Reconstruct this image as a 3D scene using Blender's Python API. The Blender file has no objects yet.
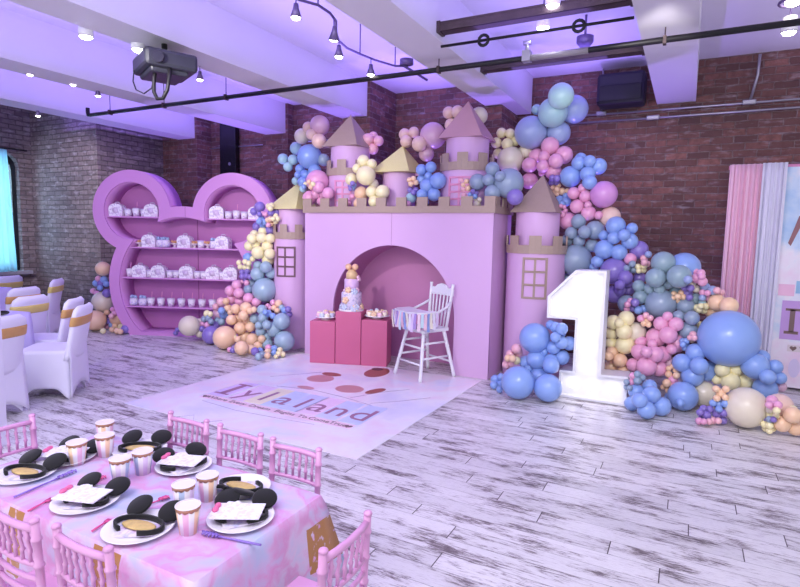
import bpy, bmesh, math, random
from mathutils import Vector, Matrix
random.seed(11)
PI = math.pi
S = bpy.context.scene
COL = S.collection
R_ = math.radians

# ------------------------------------------------------------------ camera
F_PX = 550.6
CAMR = ((0.885, 0.464, 0.021), (0.067, -0.084, -0.994), (-0.460, 0.882, -0.106))   # image right / down / forward in world axes
f_ = Vector(CAMR[2]).normalized(); r_ = Vector(CAMR[0]); r_ = (r_ - f_ * r_.dot(f_)).normalized(); d_ = f_.cross(r_)
EYE = Vector((0, 0, 1.55))
cam = bpy.data.cameras.new('camera'); co = bpy.data.objects.new('camera', cam); COL.objects.link(co)
u_ = -d_
co.matrix_world = Matrix(((r_.x, u_.x, -f_.x, EYE.x), (r_.y, u_.y, -f_.y, EYE.y), (r_.z, u_.z, -f_.z, EYE.z), (0, 0, 0, 1)))
cam.sensor_width = 36; cam.lens = F_PX * 36 / 800; cam.clip_start = 0.05; cam.clip_end = 60
S.camera = co


def ray(x, y):
    return r_ * (x - 400) + d_ * (y - 293.5) + f_ * F_PX


def atY(x, y, Y):
    v = ray(x, y); return EYE + v * ((Y - EYE.y) / v.y)


def atZ(x, y, z=0.0):
    v = ray(x, y); return EYE + v * ((z - EYE.z) / v.z)


# ------------------------------------------------------------------ light and exposure
def lin(r, g, b):
    o = []
    for c in (r, g, b):
        c /= 255.0
        o.append(c / 12.92 if c <= 0.04045 else ((c + 0.055) / 1.055) ** 2.4)
    return o


W = bpy.data.worlds.new('world'); S.world = W; W.use_nodes = True
W.node_tree.nodes['Background'].inputs[0].default_value = (0.83, 0.85, 1.0, 1)
W.node_tree.nodes['Background'].inputs[1].default_value = 0.74
VS = S.view_settings
VS.view_transform = 'Standard'; VS.look = 'None'; VS.gamma = 1; VS.exposure = 0.0
try: VS.use_curve_mapping = False
except Exception: pass


def area(name, loc, to, sx, sy, power, col, spread=180):
    l = bpy.data.lights.new(name, 'AREA'); l.shape = 'RECTANGLE'; l.size = sx; l.size_y = sy; l.energy = power; l.color = col
    l.spread = R_(spread)
    o = bpy.data.objects.new(name, l); COL.objects.link(o); o.location = loc
    o.rotation_euler = (Vector(to) - Vector(loc)).to_track_quat('-Z', 'Y').to_euler()
    return o


def spot(name, loc, to, power, col, ang=60, blend=0.6, size=0.04):
    l = bpy.data.lights.new(name, 'SPOT'); l.energy = power; l.color = col; l.spot_size = R_(ang); l.spot_blend = blend; l.shadow_soft_size = size
    o = bpy.data.objects.new(name, l); COL.objects.link(o); o.location = loc
    o.rotation_euler = (Vector(to) - Vector(loc)).to_track_quat('-Z', 'Y').to_euler()
    return o


VIOL = (0.33, 0.23, 1.0); VIO = (0.34, 0.20, 1.0); LAV = (0.84, 0.78, 1.0); WARM = (1.0, 0.97, 0.93)
area('room_fill', (-1.6, 0.2, 3.17), (-3.2, 4.6, 0.3), 6.0, 1.6, 150, (0.95, 0.97, 1.0))  # added soft overhead fill, stands in for the unseen room lights
area('low_fill', (-2.5, -2.6, 0.35), (-3.0, 2.2, 3.5), 8.0, 1.6, 115, (0.97, 0.97, 1.0))  # added low fill lamp, imitates floor bounce on the beam undersides
for (x, p, c) in ((-9.2, 52, VIOL), (-7.27, 54, VIOL), (-5.34, 50, VIOL), (-3.28, 50, VIOL), (-1.24, 46, VIOL), (1.2, 16, (0.62, 0.54, 1.0))):
    area('bay_violet_fill', (x, 3.6, 3.215), (x, 3.6, 4), 0.9, 7.6, p, c)  # added unseen panels between the beams that wash the ceiling violet
for (x, y, p) in ((-7.3, 7.1, 60), (-5.35, 7.1, 60), (-3.2, 7.1, 55), (-1.3, 7.15, 45), (0.35, 7.3, 14)):
    spot('violet_uplight', (x, y, 0.25), (x, y - 0.9, 3.6), p * 4.4, VIO, 75, 0.8, 0.08)
area('window_daylight', (-11.05, 5.35, 1.75), (-8, 5.3, 1.5), 1.6, 2.1, 100, (0.66, 0.92, 1.0))
for (x, y, tx, ty, tz, p, a) in ((-3.8, 2.2, -4.4, 5.8, 1.5, 200, 60), (-4.2, 1.6, -6.4, 5.6, 1.0, 130, 60), (0.2, 1.6, -0.4, 5.9, 0.7, 150, 62), (-7.2, 3.2, -9.6, 5.95, 1.9, 420, 46),
                                 (-1.4, -0.6, -1.9, 1.6, 0.5, 10, 75), (-0.2, 4.2, -0.6, 6.2, 3.0, 35, 55), (0.8, 0.9, 0.6, 3.8, 0, 40, 80), (-5.2, 0.6, -5.2, 2.8, 0.6, 55, 80)):
    spot('track_light', (x, y, 3.05), (tx, ty, tz), p, WARM, a, 0.7, 0.06)


# ------------------------------------------------------------------ materials
MATS = {}


def nodes(name):
    m = bpy.data.materials.new(name); m.use_nodes = True
    nt = m.node_tree; return m, nt, nt.nodes['Principled BSDF']


def M(name, rgb, rough=0.5, metal=0.0, var=0.05, vscale=6.0, bump=0.0, bscale=60.0, coat=0.0, emit=None, estr=0.0, sss=0.0, sheen=0.0, trans=0.0, alpha=1.0):
    if name in MATS: return MATS[name]
    m, nt, b = nodes(name); MATS[name] = m
    c = lin(*rgb)
    tc = nt.nodes.new('ShaderNodeTexCoord')
    nz = nt.nodes.new('ShaderNodeTexNoise'); nz.inputs['Scale'].default_value = vscale; nz.inputs['Detail'].default_value = 4
    nt.links.new(tc.outputs['Object'], nz.inputs['Vector'])
    mx = nt.nodes.new('ShaderNodeMix'); mx.data_type = 'RGBA'
    mx.inputs[6].default_value = [max(0, x * (1 - var)) for x in c] + [1]; mx.inputs[7].default_value = [min(1, x * (1 + var)) for x in c] + [1]
    nt.links.new(nz.outputs['Fac'], mx.inputs[0]); nt.links.new(mx.outputs[2], b.inputs['Base Color'])
    b.inputs['Roughness'].default_value = rough; b.inputs['Metallic'].default_value = metal
    b.inputs['Coat Weight'].default_value = coat; b.inputs['Coat Roughness'].default_value = 0.15
    b.inputs['Sheen Weight'].default_value = sheen
    if sss: b.inputs['Subsurface Weight'].default_value = sss; b.inputs['Subsurface Radius'].default_value = (0.05, 0.05, 0.05)
    if trans: b.inputs['Transmission Weight'].default_value = trans
    b.inputs['Alpha'].default_value = alpha
    if emit is not None:
        b.inputs['Emission Color'].default_value = list(lin(*emit)) + [1]; b.inputs['Emission Strength'].default_value = estr
    if bump:
        n2 = nt.nodes.new('ShaderNodeTexNoise'); n2.inputs['Scale'].default_value = bscale; n2.inputs['Detail'].default_value = 3
        nt.links.new(tc.outputs['Object'], n2.inputs['Vector'])
        bp = nt.nodes.new('ShaderNodeBump'); bp.inputs['Strength'].default_value = bump; bp.inputs['Distance'].default_value = 0.01
        nt.links.new(n2.outputs['Fac'], bp.inputs['Height']); nt.links.new(bp.outputs['Normal'], b.inputs['Normal'])
    return m


class NT:
    """tiny helper to write node graphs"""
    def __init__(s, name): s.m, s.nt, s.b = nodes(name)
    def n(s, t, **kw):
        x = s.nt.nodes.new('ShaderNode' + t)
        for k, v in kw.items(): setattr(x, k, v)
        return x
    def l(s, a, b): s.nt.links.new(a, b)
    def math(s, op, a, b=None):
        x = s.n('Math', operation=op)
        for i, v in enumerate((a, b)):
            if v is None: continue
            if isinstance(v, (int, float)): x.inputs[i].default_value = v
            else: s.l(v, x.inputs[i])
        return x.outputs[0]
    def mix(s, f, a, b, blend='MIX'):
        x = s.n('Mix', data_type='RGBA', blend_type=blend)
        for i, v in ((0, f), (6, a), (7, b)):
            if isinstance(v, (int, float)): x.inputs[i].default_value = v
            elif isinstance(v, (tuple, list)): x.inputs[i].default_value = list(v) + [1]
            else: s.l(v, x.inputs[i])
        return x.outputs[2]
    def noise(s, vec, scale, detail=4, rough=0.5, w=None):
        x = s.n('TexNoise'); x.inputs['Scale'].default_value = scale; x.inputs['Detail'].default_value = detail; x.inputs['Roughness'].default_value = rough
        s.l(vec, x.inputs['Vector']); return x
    def ramp(s, f, stops):
        x = s.n('ValToRGB'); e = x.color_ramp.elements
        while len(e) < len(stops): e.new(0.5)
        for q, (p, c) in zip(e, stops):
            q.position = p; q.color = (list(c) + [1]) if isinstance(c, (tuple, list)) else (c, c, c, 1)
        s.l(f, x.inputs[0]); return x.outputs[0]


def floor_material():
    g = NT('whitewashed planks')
    tc = g.n('TexCoord'); sep = g.n('SeparateXYZ'); g.l(tc.outputs['Object'], sep.inputs[0])
    W_, L_ = 0.132, 1.25
    row = g.math('FLOOR', g.math('DIVIDE', sep.outputs[1], W_))
    wn = g.n('TexWhiteNoise', noise_dimensions='1D'); g.l(row, wn.inputs['W'])
    xs = g.math('ADD', g.math('DIVIDE', sep.outputs[0], L_), g.math('MULTIPLY', wn.outputs[0], 7.0))
    colm = g.math('FLOOR', xs)
    cb = g.n('CombineXYZ'); g.l(row, cb.inputs[0]); g.l(colm, cb.inputs[1])
    wn2 = g.n('TexWhiteNoise', noise_dimensions='2D'); g.l(cb.outputs[0], wn2.inputs['Vector'])
    # streak coordinates: stretched along the plank, shifted per plank
    cv = g.n('CombineXYZ')
    g.l(g.math('ADD', g.math('MULTIPLY', sep.outputs[0], 1.5), g.math('MULTIPLY', wn2.outputs[0], 40.0)), cv.inputs[0])
    g.l(g.math('MULTIPLY', sep.outputs[1], 16.0), cv.inputs[1]); g.l(g.math('MULTIPLY', wn2.outputs[0], 9.0), cv.inputs[2])
    n1 = g.noise(cv.outputs[0], 1.0, 8, 0.68)
    cv2 = g.n('CombineXYZ')
    g.l(g.math('ADD', g.math('MULTIPLY', sep.outputs[0], 13.0), g.math('MULTIPLY', wn2.outputs[0], 70.0)), cv2.inputs[0])
    g.l(g.math('MULTIPLY', sep.outputs[1], 95.0), cv2.inputs[1])
    n2 = g.noise(cv2.outputs[0], 1.0, 8, 0.75)
    cv3 = g.n('CombineXYZ')
    g.l(g.math('ADD', g.math('MULTIPLY', sep.outputs[0], 2.6), g.math('MULTIPLY', wn2.outputs[0], 33.0)), cv3.inputs[0]); g.l(g.math('MULTIPLY', sep.outputs[1], 9.0), cv3.inputs[1])
    n3 = g.noise(cv3.outputs[0], 1.0, 4, 0.55)
    patch = g.ramp(n3.outputs['Fac'], [(0.40, 0.0), (0.66, 1.0)])
    fine_ = g.math('ADD', g.math('MULTIPLY', n2.outputs['Fac'], 0.72), g.math('MULTIPLY', n1.outputs['Fac'], 0.28))
    wear = g.math('ADD', fine_, g.math('MULTIPLY', g.math('SUBTRACT', patch, 0.5), 0.17))
    col = g.ramp(wear, [(0.0, lin(240, 237, 238)), (0.45, lin(232, 228, 230)), (0.525, lin(212, 206, 209)), (0.555, lin(164, 154, 156)), (0.60, lin(118, 106, 109)), (0.72, lin(84, 72, 76))])
    tint = g.ramp(wn2.outputs[0], [(0.0, 0.84), (1.0, 1.0)])
    col = g.mix(1.0, col, tint, 'MULTIPLY')
    fy = g.math('FRACT', g.math('DIVIDE', sep.outputs[1], W_)); fx = g.math('FRACT', xs)
    ey = g.math('LESS_THAN', g.math('MINIMUM', fy, g.math('SUBTRACT', 1.0, fy)), 0.014)
    ex = g.math('LESS_THAN', g.math('MINIMUM', fx, g.math('SUBTRACT', 1.0, fx)), 0.0022)
    edge = g.math('MAXIMUM', g.math('MULTIPLY', ey, 0.5), ex)
    col = g.mix(edge, col, lin(70, 58, 62))
    g.l(col, g.b.inputs['Base Color'])
    g.l(g.ramp(wear, [(0.3, 0.22), (0.7, 0.5)]), g.b.inputs['Roughness'])
    bp = g.n('Bump'); bp.inputs['Strength'].default_value = 0.25; bp.inputs['Distance'].default_value = 0.004
    g.l(g.math('SUBTRACT', g.math('MULTIPLY', wear, -0.5), edge), bp.inputs['Height']); g.l(bp.outputs[0], g.b.inputs['Normal'])
    return g.m


def brick_material(name, c1, c2, mort, white=0.0, scale=1.0):
    g = NT(name)
    tc = g.n('TexCoord'); sep = g.n('SeparateXYZ'); g.l(tc.outputs['Object'], sep.inputs[0])
    cb = g.n('CombineXYZ'); g.l(g.math('ADD', sep.outputs[0], sep.outputs[1]), cb.inputs[0]); g.l(sep.outputs[2], cb.inputs[1])
    dn = g.noise(cb.outputs[0], 7.0, 5, 0.65)
    vm = g.n('VectorMath', operation='MULTIPLY_ADD'); g.l(dn.outputs['Color'], vm.inputs[0]); vm.inputs[1].default_value = (0.04, 0.03, 0.0); g.l(cb.outputs[0], vm.inputs[2])
    br = g.n('TexBrick'); g.l(vm.outputs[0], br.inputs['Vector'])
    br.inputs['Scale'].default_value = scale; br.inputs['Brick Width'].default_value = 0.235; br.inputs['Row Height'].default_value = 0.082
    br.inputs['Mortar Size'].default_value = 0.011; br.inputs['Mortar Smooth'].default_value = 0.8; br.inputs['Bias'].default_value = -0.1
    br.inputs['Color1'].default_value = list(c1) + [1]; br.inputs['Color2'].default_value = list(c2) + [1]; br.inputs['Mortar'].default_value = list(mort) + [1]
    big = g.noise(cb.outputs[0], 1.1, 5, 0.6); fine = g.noise(cb.outputs[0], 14.0, 6, 0.65)
    col = g.mix(g.ramp(fine.outputs['Fac'], [(0.38, 0.0), (0.66, 0.75)]), br.outputs['Color'], [x * 0.45 for x in c1])
    col = g.mix(g.ramp(big.outputs['Fac'], [(0.40, 0.0), (0.72, 0.5)]), col, [x * 0.55 for x in c2])
    st = g.n('CombineXYZ'); g.l(g.math('MULTIPLY', g.math('ADD', sep.outputs[0], sep.outputs[1]), 5.0), st.inputs[0]); g.l(g.math('MULTIPLY', sep.outputs[2], 15.0), st.inputs[1])
    wn = g.noise(st.outputs[0], 1.0, 4, 0.55)
    col = g.mix(g.math('MULTIPLY', g.ramp(wn.outputs['Fac'], [(0.62 - 0.1 * white, 0.0), (0.74, 1.0)]), 0.25 + 0.5 * white), col, lin(190, 176, 186))
    g.l(col, g.b.inputs['Base Color']); g.b.inputs['Roughness'].default_value = 0.85
    bp = g.n('Bump'); bp.inputs['Strength'].default_value = 0.8; bp.inputs['Distance'].default_value = 0.012
    g.l(g.math('ADD', g.math('SUBTRACT', 1.0, br.outputs['Fac']), g.math('MULTIPLY', fine.outputs['Fac'], 0.5)), bp.inputs['Height']); g.l(bp.outputs[0], g.b.inputs['Normal'])
    return g.m


def pastel_material(name, stops, scale=2.0, rough=0.4, fine=0.0, warp=0.6, spec=0.5):
    g = NT(name)
    tc = g.n('TexCoord')
    n0 = g.noise(tc.outputs['Object'], scale * 0.7, 3)
    vm = g.n('VectorMath', operation='MULTIPLY_ADD'); g.l(n0.outputs['Color'], vm.inputs[0]); vm.inputs[1].default_value = (warp,) * 3; g.l(tc.outputs['Object'], vm.inputs[2])
    n1 = g.noise(vm.outputs[0], scale, 5, 0.55)
    col = g.ramp(n1.outputs['Fac'], stops)
    if fine:
        n2 = g.noise(tc.outputs['Object'], scale * 14, 4)
        col = g.mix(g.ramp(n2.outputs['Fac'], [(0.55, 0.0), (0.68, fine)]), col, lin(170, 120, 190))
    g.l(col, g.b.inputs['Base Color']); g.b.inputs['Roughness'].default_value = rough
    g.b.inputs['Specular IOR Level'].default_value = spec
    return g.m


def cloth_material():
    g = NT('pastel marbled plastic cloth')
    tc = g.n('TexCoord'); sep = g.n('SeparateXYZ'); g.l(tc.outputs['Object'], sep.inputs[0])
    n0 = g.noise(tc.outputs['Object'], 3.0, 3)
    vm = g.n('VectorMath', operation='MULTIPLY_ADD'); g.l(n0.outputs['Color'], vm.inputs[0]); vm.inputs[1].default_value = (0.5,) * 3; g.l(tc.outputs['Object'], vm.inputs[2])
    n1 = g.noise(vm.outputs[0], 3.6, 5, 0.55)
    col = g.ramp(n1.outputs['Fac'], [(0.26, lin(160, 178, 218)), (0.38, lin(194, 194, 226)), (0.48, lin(216, 190, 222)), (0.55, lin(216, 152, 202)), (0.62, lin(206, 184, 220)), (0.72, lin(186, 194, 226)), (0.84, lin(160, 178, 216))])
    # gold foil drips on the hanging sides
    cb = g.n('CombineXYZ'); g.l(g.math('ADD', sep.outputs[0], sep.outputs[1]), cb.inputs[0])
    cb2 = g.n('CombineXYZ'); g.l(g.math('MULTIPLY', g.math('ADD', sep.outputs[0], sep.outputs[1]), 34.0), cb2.inputs[0]); g.l(g.math('MULTIPLY', sep.outputs[2], 30.0), cb2.inputs[2])
    streak = g.noise(cb2.outputs[0], 1.0, 4, 0.5)
    def band(sock, c, w): return g.math('LESS_THAN', g.math('ABSOLUTE', g.math('SUBTRACT', sock, c)), w)
    near = g.math('LESS_THAN', sep.outputs[1], -0.30)
    end = g.math('MULTIPLY', g.math('GREATER_THAN', sep.outputs[0], 0.69), g.math('GREATER_THAN', sep.outputs[1], 0.2))
    m1 = g.math('MAXIMUM', g.math('MULTIPLY', near, g.math('MAXIMUM', band(sep.outputs[0], -0.24, 0.05), g.math('MAXIMUM', band(sep.outputs[0], 0.29, 0.07), band(sep.outputs[0], -0.6, 0.05)))), end)
    m2 = g.ramp(streak.outputs['Fac'], [(0.36, 0.0), (0.42, 1.0)])
    below = g.math('LESS_THAN', sep.outputs[2], g.math('SUBTRACT', -0.01, g.math('MULTIPLY', end, 0.075)))
    above = g.math('GREATER_THAN', sep.outputs[2], -0.26)
    mask = g.math('MULTIPLY', g.math('MULTIPLY', m1, m2), g.math('MULTIPLY', below, above))
    col = g.mix(mask, col, lin(176, 122, 74))
    g.l(col, g.b.inputs['Base Color']); g.b.inputs['Roughness'].default_value = 0.28
    return g.m


def print_material(name, base, inks, scale=24.0):
    g = NT(name); tc = g.n('TexCoord')
    n1 = g.noise(tc.outputs['Object'], scale, 4, 0.6); n2 = g.noise(tc.outputs['Object'], scale * 0.45, 2)
    col = g.mix(g.ramp(n1.outputs['Fac'], [(0.5, 0.0), (0.6, 0.85)]), lin(*base), lin(*inks[0]))
    col = g.mix(g.ramp(n2.outputs['Fac'], [(0.56, 0.0), (0.66, 0.7)]), col, lin(*inks[1]))
    g.l(col, g.b.inputs['Base Color']); g.b.inputs['Roughness'].default_value = 0.45
    return g.m


def cup_material(name, c1, c2):
    g = NT(name); tc = g.n('TexCoord'); sep = g.n('SeparateXYZ'); g.l(tc.outputs['Object'], sep.inputs[0])
    ang = g.math('ARCTAN2', sep.outputs[1], sep.outputs[0])
    fr = g.math('FRACT', g.math('MULTIPLY', ang, 3 / PI))
    band = g.math('FLOOR', g.math('MULTIPLY', fr, 2.0))
    alt = g.math('FLOOR', g.math('MULTIPLY', g.math('FRACT', g.math('MULTIPLY', ang, 1.5 / PI)), 2.0))
    ink = g.mix(alt, lin(*c1), lin(*c2))
    g.l(g.mix(band, lin(240, 232, 240), ink), g.b.inputs['Base Color']); g.b.inputs['Roughness'].default_value = 0.4
    return g.m


MF = floor_material()
MBR = brick_material('dark red brick', lin(158, 106, 100), lin(88, 62, 66), lin(150, 128, 128), 0.5)
MBL = brick_material('spotlit weathered brick', lin(150, 132, 136), lin(112, 96, 104), lin(76, 66, 72), 0.7)  # spotlight put into the colour: paler and greyer than the back wall brick
MW = M('white ceiling paint', (222, 218, 226), 0.7, var=0.03, vscale=1.5)
MPK = M('lilac pink paint', (216, 174, 218), 0.55, var=0.03, vscale=2)
MPKS = M('orchid shelf paint', (212, 146, 210), 0.5, var=0.03, vscale=2)
MGOLD = M('dull gold card', (172, 148, 136), 0.55, var=0.06, vscale=30)
MGLIT = M('glitter gold card', (206, 182, 130), 0.5, metal=0.15, var=0.35, vscale=160, bump=0.3, bscale=300)
MGLITY = M('bright gold card', (255, 236, 150), 0.45, metal=0.0, var=0.3, vscale=160, bump=0.3, bscale=300)
MMAG = M('magenta plinth paint', (200, 98, 138), 0.45, var=0.04)
MWH = M('white paint', (238, 236, 242), 0.4, var=0.02)
MCH = M('pink resin', (218, 158, 204), 0.38, var=0.04, coat=0.2)
MBLK = M('black metal', (30, 27, 34), 0.5, metal=0.3, var=0.2)
MSTEEL = M('rusty dark steel', (74, 58, 62), 0.6, metal=0.3, var=0.4, vscale=14, bump=0.4)
MGREY = M('galvanised steel', (176, 172, 184), 0.35, metal=0.7, var=0.1)
MSPX = M('white stretch fabric', (232, 228, 246), 0.8, var=0.02, sheen=0.2)
MSASH = M('gold satin', (206, 158, 96), 0.35, var=0.1, vscale=20)
MSASHY = M('yellow satin', (226, 206, 120), 0.35, var=0.1, vscale=20)
MVEL = M('black velvet', (14, 12, 16), 0.9, var=0.2, sheen=0.15)
MPLATE = M('white paper plate', (244, 238, 246), 0.35, var=0.02)
MGLOW = M('lit bulb', (255, 250, 240), 0.3, emit=(255, 246, 235), estr=14)
MBULB = M('frosted marquee bulb', (255, 255, 255), 0.3, emit=(255, 250, 250), estr=3.2)
MSCREEN = M('glass lens', (18, 18, 26), 0.1, coat=1)
MGLASS = M('window glass', (220, 240, 255), 0.02, trans=1.0, var=0)
MCLOTHW = M('lavender tablecloth', (206, 196, 240), 0.75, var=0.03)
MCURT = M('sheer cyan curtain', (196, 232, 246), 0.8, trans=0.0, var=0.03)
MPINKC = M('pink drape fabric', (242, 194, 220), 0.75, var=0.06, sheen=0.2)
MSHEER = M('white sheer drape', (226, 222, 242), 0.7, var=0.03, sheen=0.2)
MMAT = pastel_material('pastel watercolour vinyl', [(0.30, lin(216, 222, 248)), (0.42, lin(236, 236, 250)), (0.5, lin(248, 246, 250)), (0.58, lin(248, 232, 242)), (0.64, lin(238, 236, 250)), (0.74, lin(206, 220, 250))], 1.1, 0.25)
MBACK = pastel_material('cloud print vinyl', [(0.32, lin(150, 190, 236)), (0.45, lin(206, 222, 246)), (0.53, lin(240, 234, 246)), (0.66, lin(242, 216, 238)), (0.8, lin(226, 196, 230))], 1.5, 0.5)
MCLOTH = cloth_material()
MPLP = print_material('marbled napkin print', (236, 226, 242), ((206, 176, 226), (190, 196, 236)), 40)
MCARD = print_material('pastel party card print', (246, 242, 250), ((226, 214, 234), (230, 222, 246)), 70)
MBOXP = print_material('pastel favour box print', (244, 236, 246), ((190, 168, 206), (230, 200, 226)), 42)
MCUP1 = cup_material('peach and pink striped paper', (244, 204, 172), (236, 186, 216))
MCUP2 = cup_material('blue and lilac striped paper', (176, 190, 222), (228, 204, 238))
MINK = M('mauve lettering', (164, 116, 146), 0.5)
MTAPE = M('bronze lettering', (126, 100, 100), 0.5)


# ------------------------------------------------------------------ mesh building
class MB:
    def __init__(s): s.v = []; s.f = []; s.sm = []
    def add(s, vs, fs, smooth=False, m=None):
        n = len(s.v)
        s.v += [tuple(m @ Vector(p)) if m is not None else tuple(p) for p in vs]
        for f in fs: s.f.append(tuple(i + n for i in f)); s.sm.append(smooth)
        return s
    def box(s, x0, x1, y0, y1, z0, z1, m=None, bev=0.0):
        if bev <= 0:
            vs = [(x, y, z) for z in (z0, z1) for y in (y0, y1) for x in (x0, x1)]
            return s.add(vs, [(0, 2, 3, 1), (4, 5, 7, 6), (0, 1, 5, 4), (2, 6, 7, 3), (0, 4, 6, 2), (1, 3, 7, 5)], False, m)
        bm = bmesh.new(); bmesh.ops.create_cube(bm, size=1)
        for v in bm.verts: v.co = Vector(((x0 + x1) / 2 + v.co.x * (x1 - x0), (y0 + y1) / 2 + v.co.y * (y1 - y0), (z0 + z1) / 2 + v.co.z * (z1 - z0)))
        bmesh.ops.bevel(bm, geom=bm.edges[:], offset=bev, segments=2, affect='EDGES', profile=0.5)
        bm.verts.index_update(); s.add([v.co for v in bm.verts], [[v.index for v in f.verts] for f in bm.faces], False, m); bm.free(); return s
    def tube(s, pts, r, n=8, m=None, closed=False):
        pts = [Vector(p) for p in pts]; k = len(pts); rs = r if isinstance(r, (list, tuple)) else [r] * k
        t0 = (pts[1] - pts[0]).normalized(); up = Vector((0, 0, 1)) if abs(t0.z) < 0.9 else Vector((1, 0, 0))
        a = t0.cross(up).normalized(); vs = []; fs = []
        for i, p in enumerate(pts):
            if closed: t = (pts[(i + 1) % k] - pts[i - 1]).normalized()
            else: t = (pts[min(i + 1, k - 1)] - pts[max(i - 1, 0)]).normalized()
            a = (a - t * a.dot(t)).normalized(); b = t.cross(a)
            for j in range(n):
                w = 2 * PI * j / n; vs.append(p + (a * math.cos(w) + b * math.sin(w)) * rs[i])
        rng = k if closed else k - 1
        for i in range(rng):
            for j in range(n):
                fs.append((i * n + j, i * n + (j + 1) % n, ((i + 1) % k) * n + (j + 1) % n, ((i + 1) % k) * n + j))
        s.add(vs, fs, True, m)
        if not closed:
            s.add([vs[j] for j in range(n)], [tuple(range(n - 1, -1, -1))], False, m)
            s.add([vs[(k - 1) * n + j] for j in range(n)], [tuple(range(n))], False, m)
        return s
    def lathe(s, prof, n=24, o=(0, 0, 0), m=None, smooth=True):
        vs = []; fs = []; k = len(prof)
        for (r, z) in prof:
            for j in range(n):
                w = 2 * PI * j / n; vs.append((o[0] + r * math.cos(w), o[1] + r * math.sin(w), o[2] + z))
        for i in range(k - 1):
            for j in range(n): fs.append((i * n + j, i * n + (j + 1) % n, (i + 1) * n + (j + 1) % n, (i + 1) * n + j))
        return s.add(vs, fs, smooth, m)
    def sph(s, c, r, seg=16, rings=10, sc=(1, 1, 1), m=None):
        vs = [(c[0], c[1], c[2] - r * sc[2])]; fs = []
        for i in range(1, rings):
            p = -PI / 2 + PI * i / rings
            for j in range(seg):
                w = 2 * PI * j / seg; vs.append((c[0] + r * sc[0] * math.cos(p) * math.cos(w), c[1] + r * sc[1] * math.cos(p) * math.sin(w), c[2] + r * sc[2] * math.sin(p)))
        vs.append((c[0], c[1], c[2] + r * sc[2])); t = len(vs) - 1
        for j in range(seg):
            fs.append((0, 1 + (j + 1) % seg, 1 + j)); b = 1 + (rings - 2) * seg; fs.append((t, b + j, b + (j + 1) % seg))
        for i in range(rings - 2):
            for j in range(seg):
                a = 1 + i * seg; fs.append((a + j, a + (j + 1) % seg, a + seg + (j + 1) % seg, a + seg + j))
        return s.add(vs, fs, True, m)
    def prism(s, out, y0, y1, m=None):
        """outline in x,z extruded from y0 to y1"""
        n = len(out); vs = [(x, y0, z) for x, z in out] + [(x, y1, z) for x, z in out]
        fs = [tuple(range(n)), tuple(range(2 * n - 1, n - 1, -1))] + [(i, i + n, (i + 1) % n + n, (i + 1) % n) for i in range(n)]
        return s.add(vs, fs, False, m)
    def slab(s, out, z0, z1, m=None):
        n = len(out); vs = [(x, y, z0) for x, y in out] + [(x, y, z1) for x, y in out]
        fs = [tuple(range(n - 1, -1, -1)), tuple(range(n, 2 * n))] + [(i, (i + 1) % n, (i + 1) % n + n, i + n) for i in range(n)]
        return s.add(vs, fs, False, m)
    def mesh(s, name, mat):
        me = bpy.data.meshes.new(name); me.from_pydata(s.v, [], s.f)
        me.polygons.foreach_set('use_smooth', s.sm); me.materials.append(mat); me.update()
        bm = bmesh.new(); bm.from_mesh(me); bmesh.ops.remove_doubles(bm, verts=bm.verts, dist=1e-5); bmesh.ops.recalc_face_normals(bm, faces=bm.faces); bm.to_mesh(me); bm.free()
        return me


def obj(name, mb, mat, parent=None, loc=None, rz=0, label=None):
    me = mb.mesh(name, mat) if isinstance(mb, MB) else mb
    if not isinstance(mb, MB) and mat is not None and not me.materials: me.materials.append(mat)
    o = bpy.data.objects.new(name, me); COL.objects.link(o)
    if parent is not None: o.parent = parent
    if loc is not None: o.location = loc
    if rz: o.rotation_euler = (0, 0, rz)
    if label: o['label'] = label
    return o


def tag(o, label, cat, group=None, kind=None):
    o['label'] = label; o['category'] = cat
    if group: o['group'] = group
    if kind: o['kind'] = kind
    return o


def thing(name, label, cat, loc=(0, 0, 0), rz=0, group=None):
    o = bpy.data.objects.new(name, None); COL.objects.link(o); o.location = loc; o.rotation_euler = (0, 0, rz)
    o.empty_display_size = 0.1
    return tag(o, label, cat, group)


def struct(name, mb, mat, loc=None):
    o = obj(name, mb, mat, None, loc); o['kind'] = 'structure'; return o


KIDS = {}


def dup(root, loc, rz=0, label=None, group=None, scale=None):
    """a copy of a thing with copies of its parts and their sub-parts"""
    if root.name not in KIDS: KIDS[root.name] = [(c, [g for g in bpy.data.objects if g.parent == c]) for c in bpy.data.objects if c.parent == root]
    r = root.copy(); COL.objects.link(r); r.location = loc; r.rotation_euler = (0, 0, rz)
    if scale: r.scale = scale
    if label: r['label'] = label
    if group: r['group'] = group
    for ch, gs in KIDS[root.name]:
        c = ch.copy(); COL.objects.link(c); c.parent = r
        for g in gs:
            d = g.copy(); COL.objects.link(d); d.parent = c
    return r


def flat(loops, depth, name, mat):
    """2-D outlines with holes -> solid mesh, thickness depth, standing in x,z (front at y = -depth/2)"""
    cu = bpy.data.curves.new(name, 'CURVE'); cu.dimensions = '2D'; cu.fill_mode = 'BOTH'; cu.extrude = depth / 2
    for L in loops:
        sp = cu.splines.new('POLY'); sp.points.add(len(L) - 1); sp.use_cyclic_u = True
        for q, (x, z) in zip(sp.points, L): q.co = (x, z, 0, 1)
    return bake(cu, name, mat)


def bake(cu, name, mat, rot=True):
    o = bpy.data.objects.new(name, cu); COL.objects.link(o)
    me = bpy.data.meshes.new_from_object(o.evaluated_get(bpy.context.evaluated_depsgraph_get()))
    bpy.data.objects.remove(o); bpy.data.curves.remove(cu)
    if rot: me.transform(Matrix.Rotation(PI / 2, 4, 'X'))
    me.name = name; me.materials.clear(); me.materials.append(mat)
    return me


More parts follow.
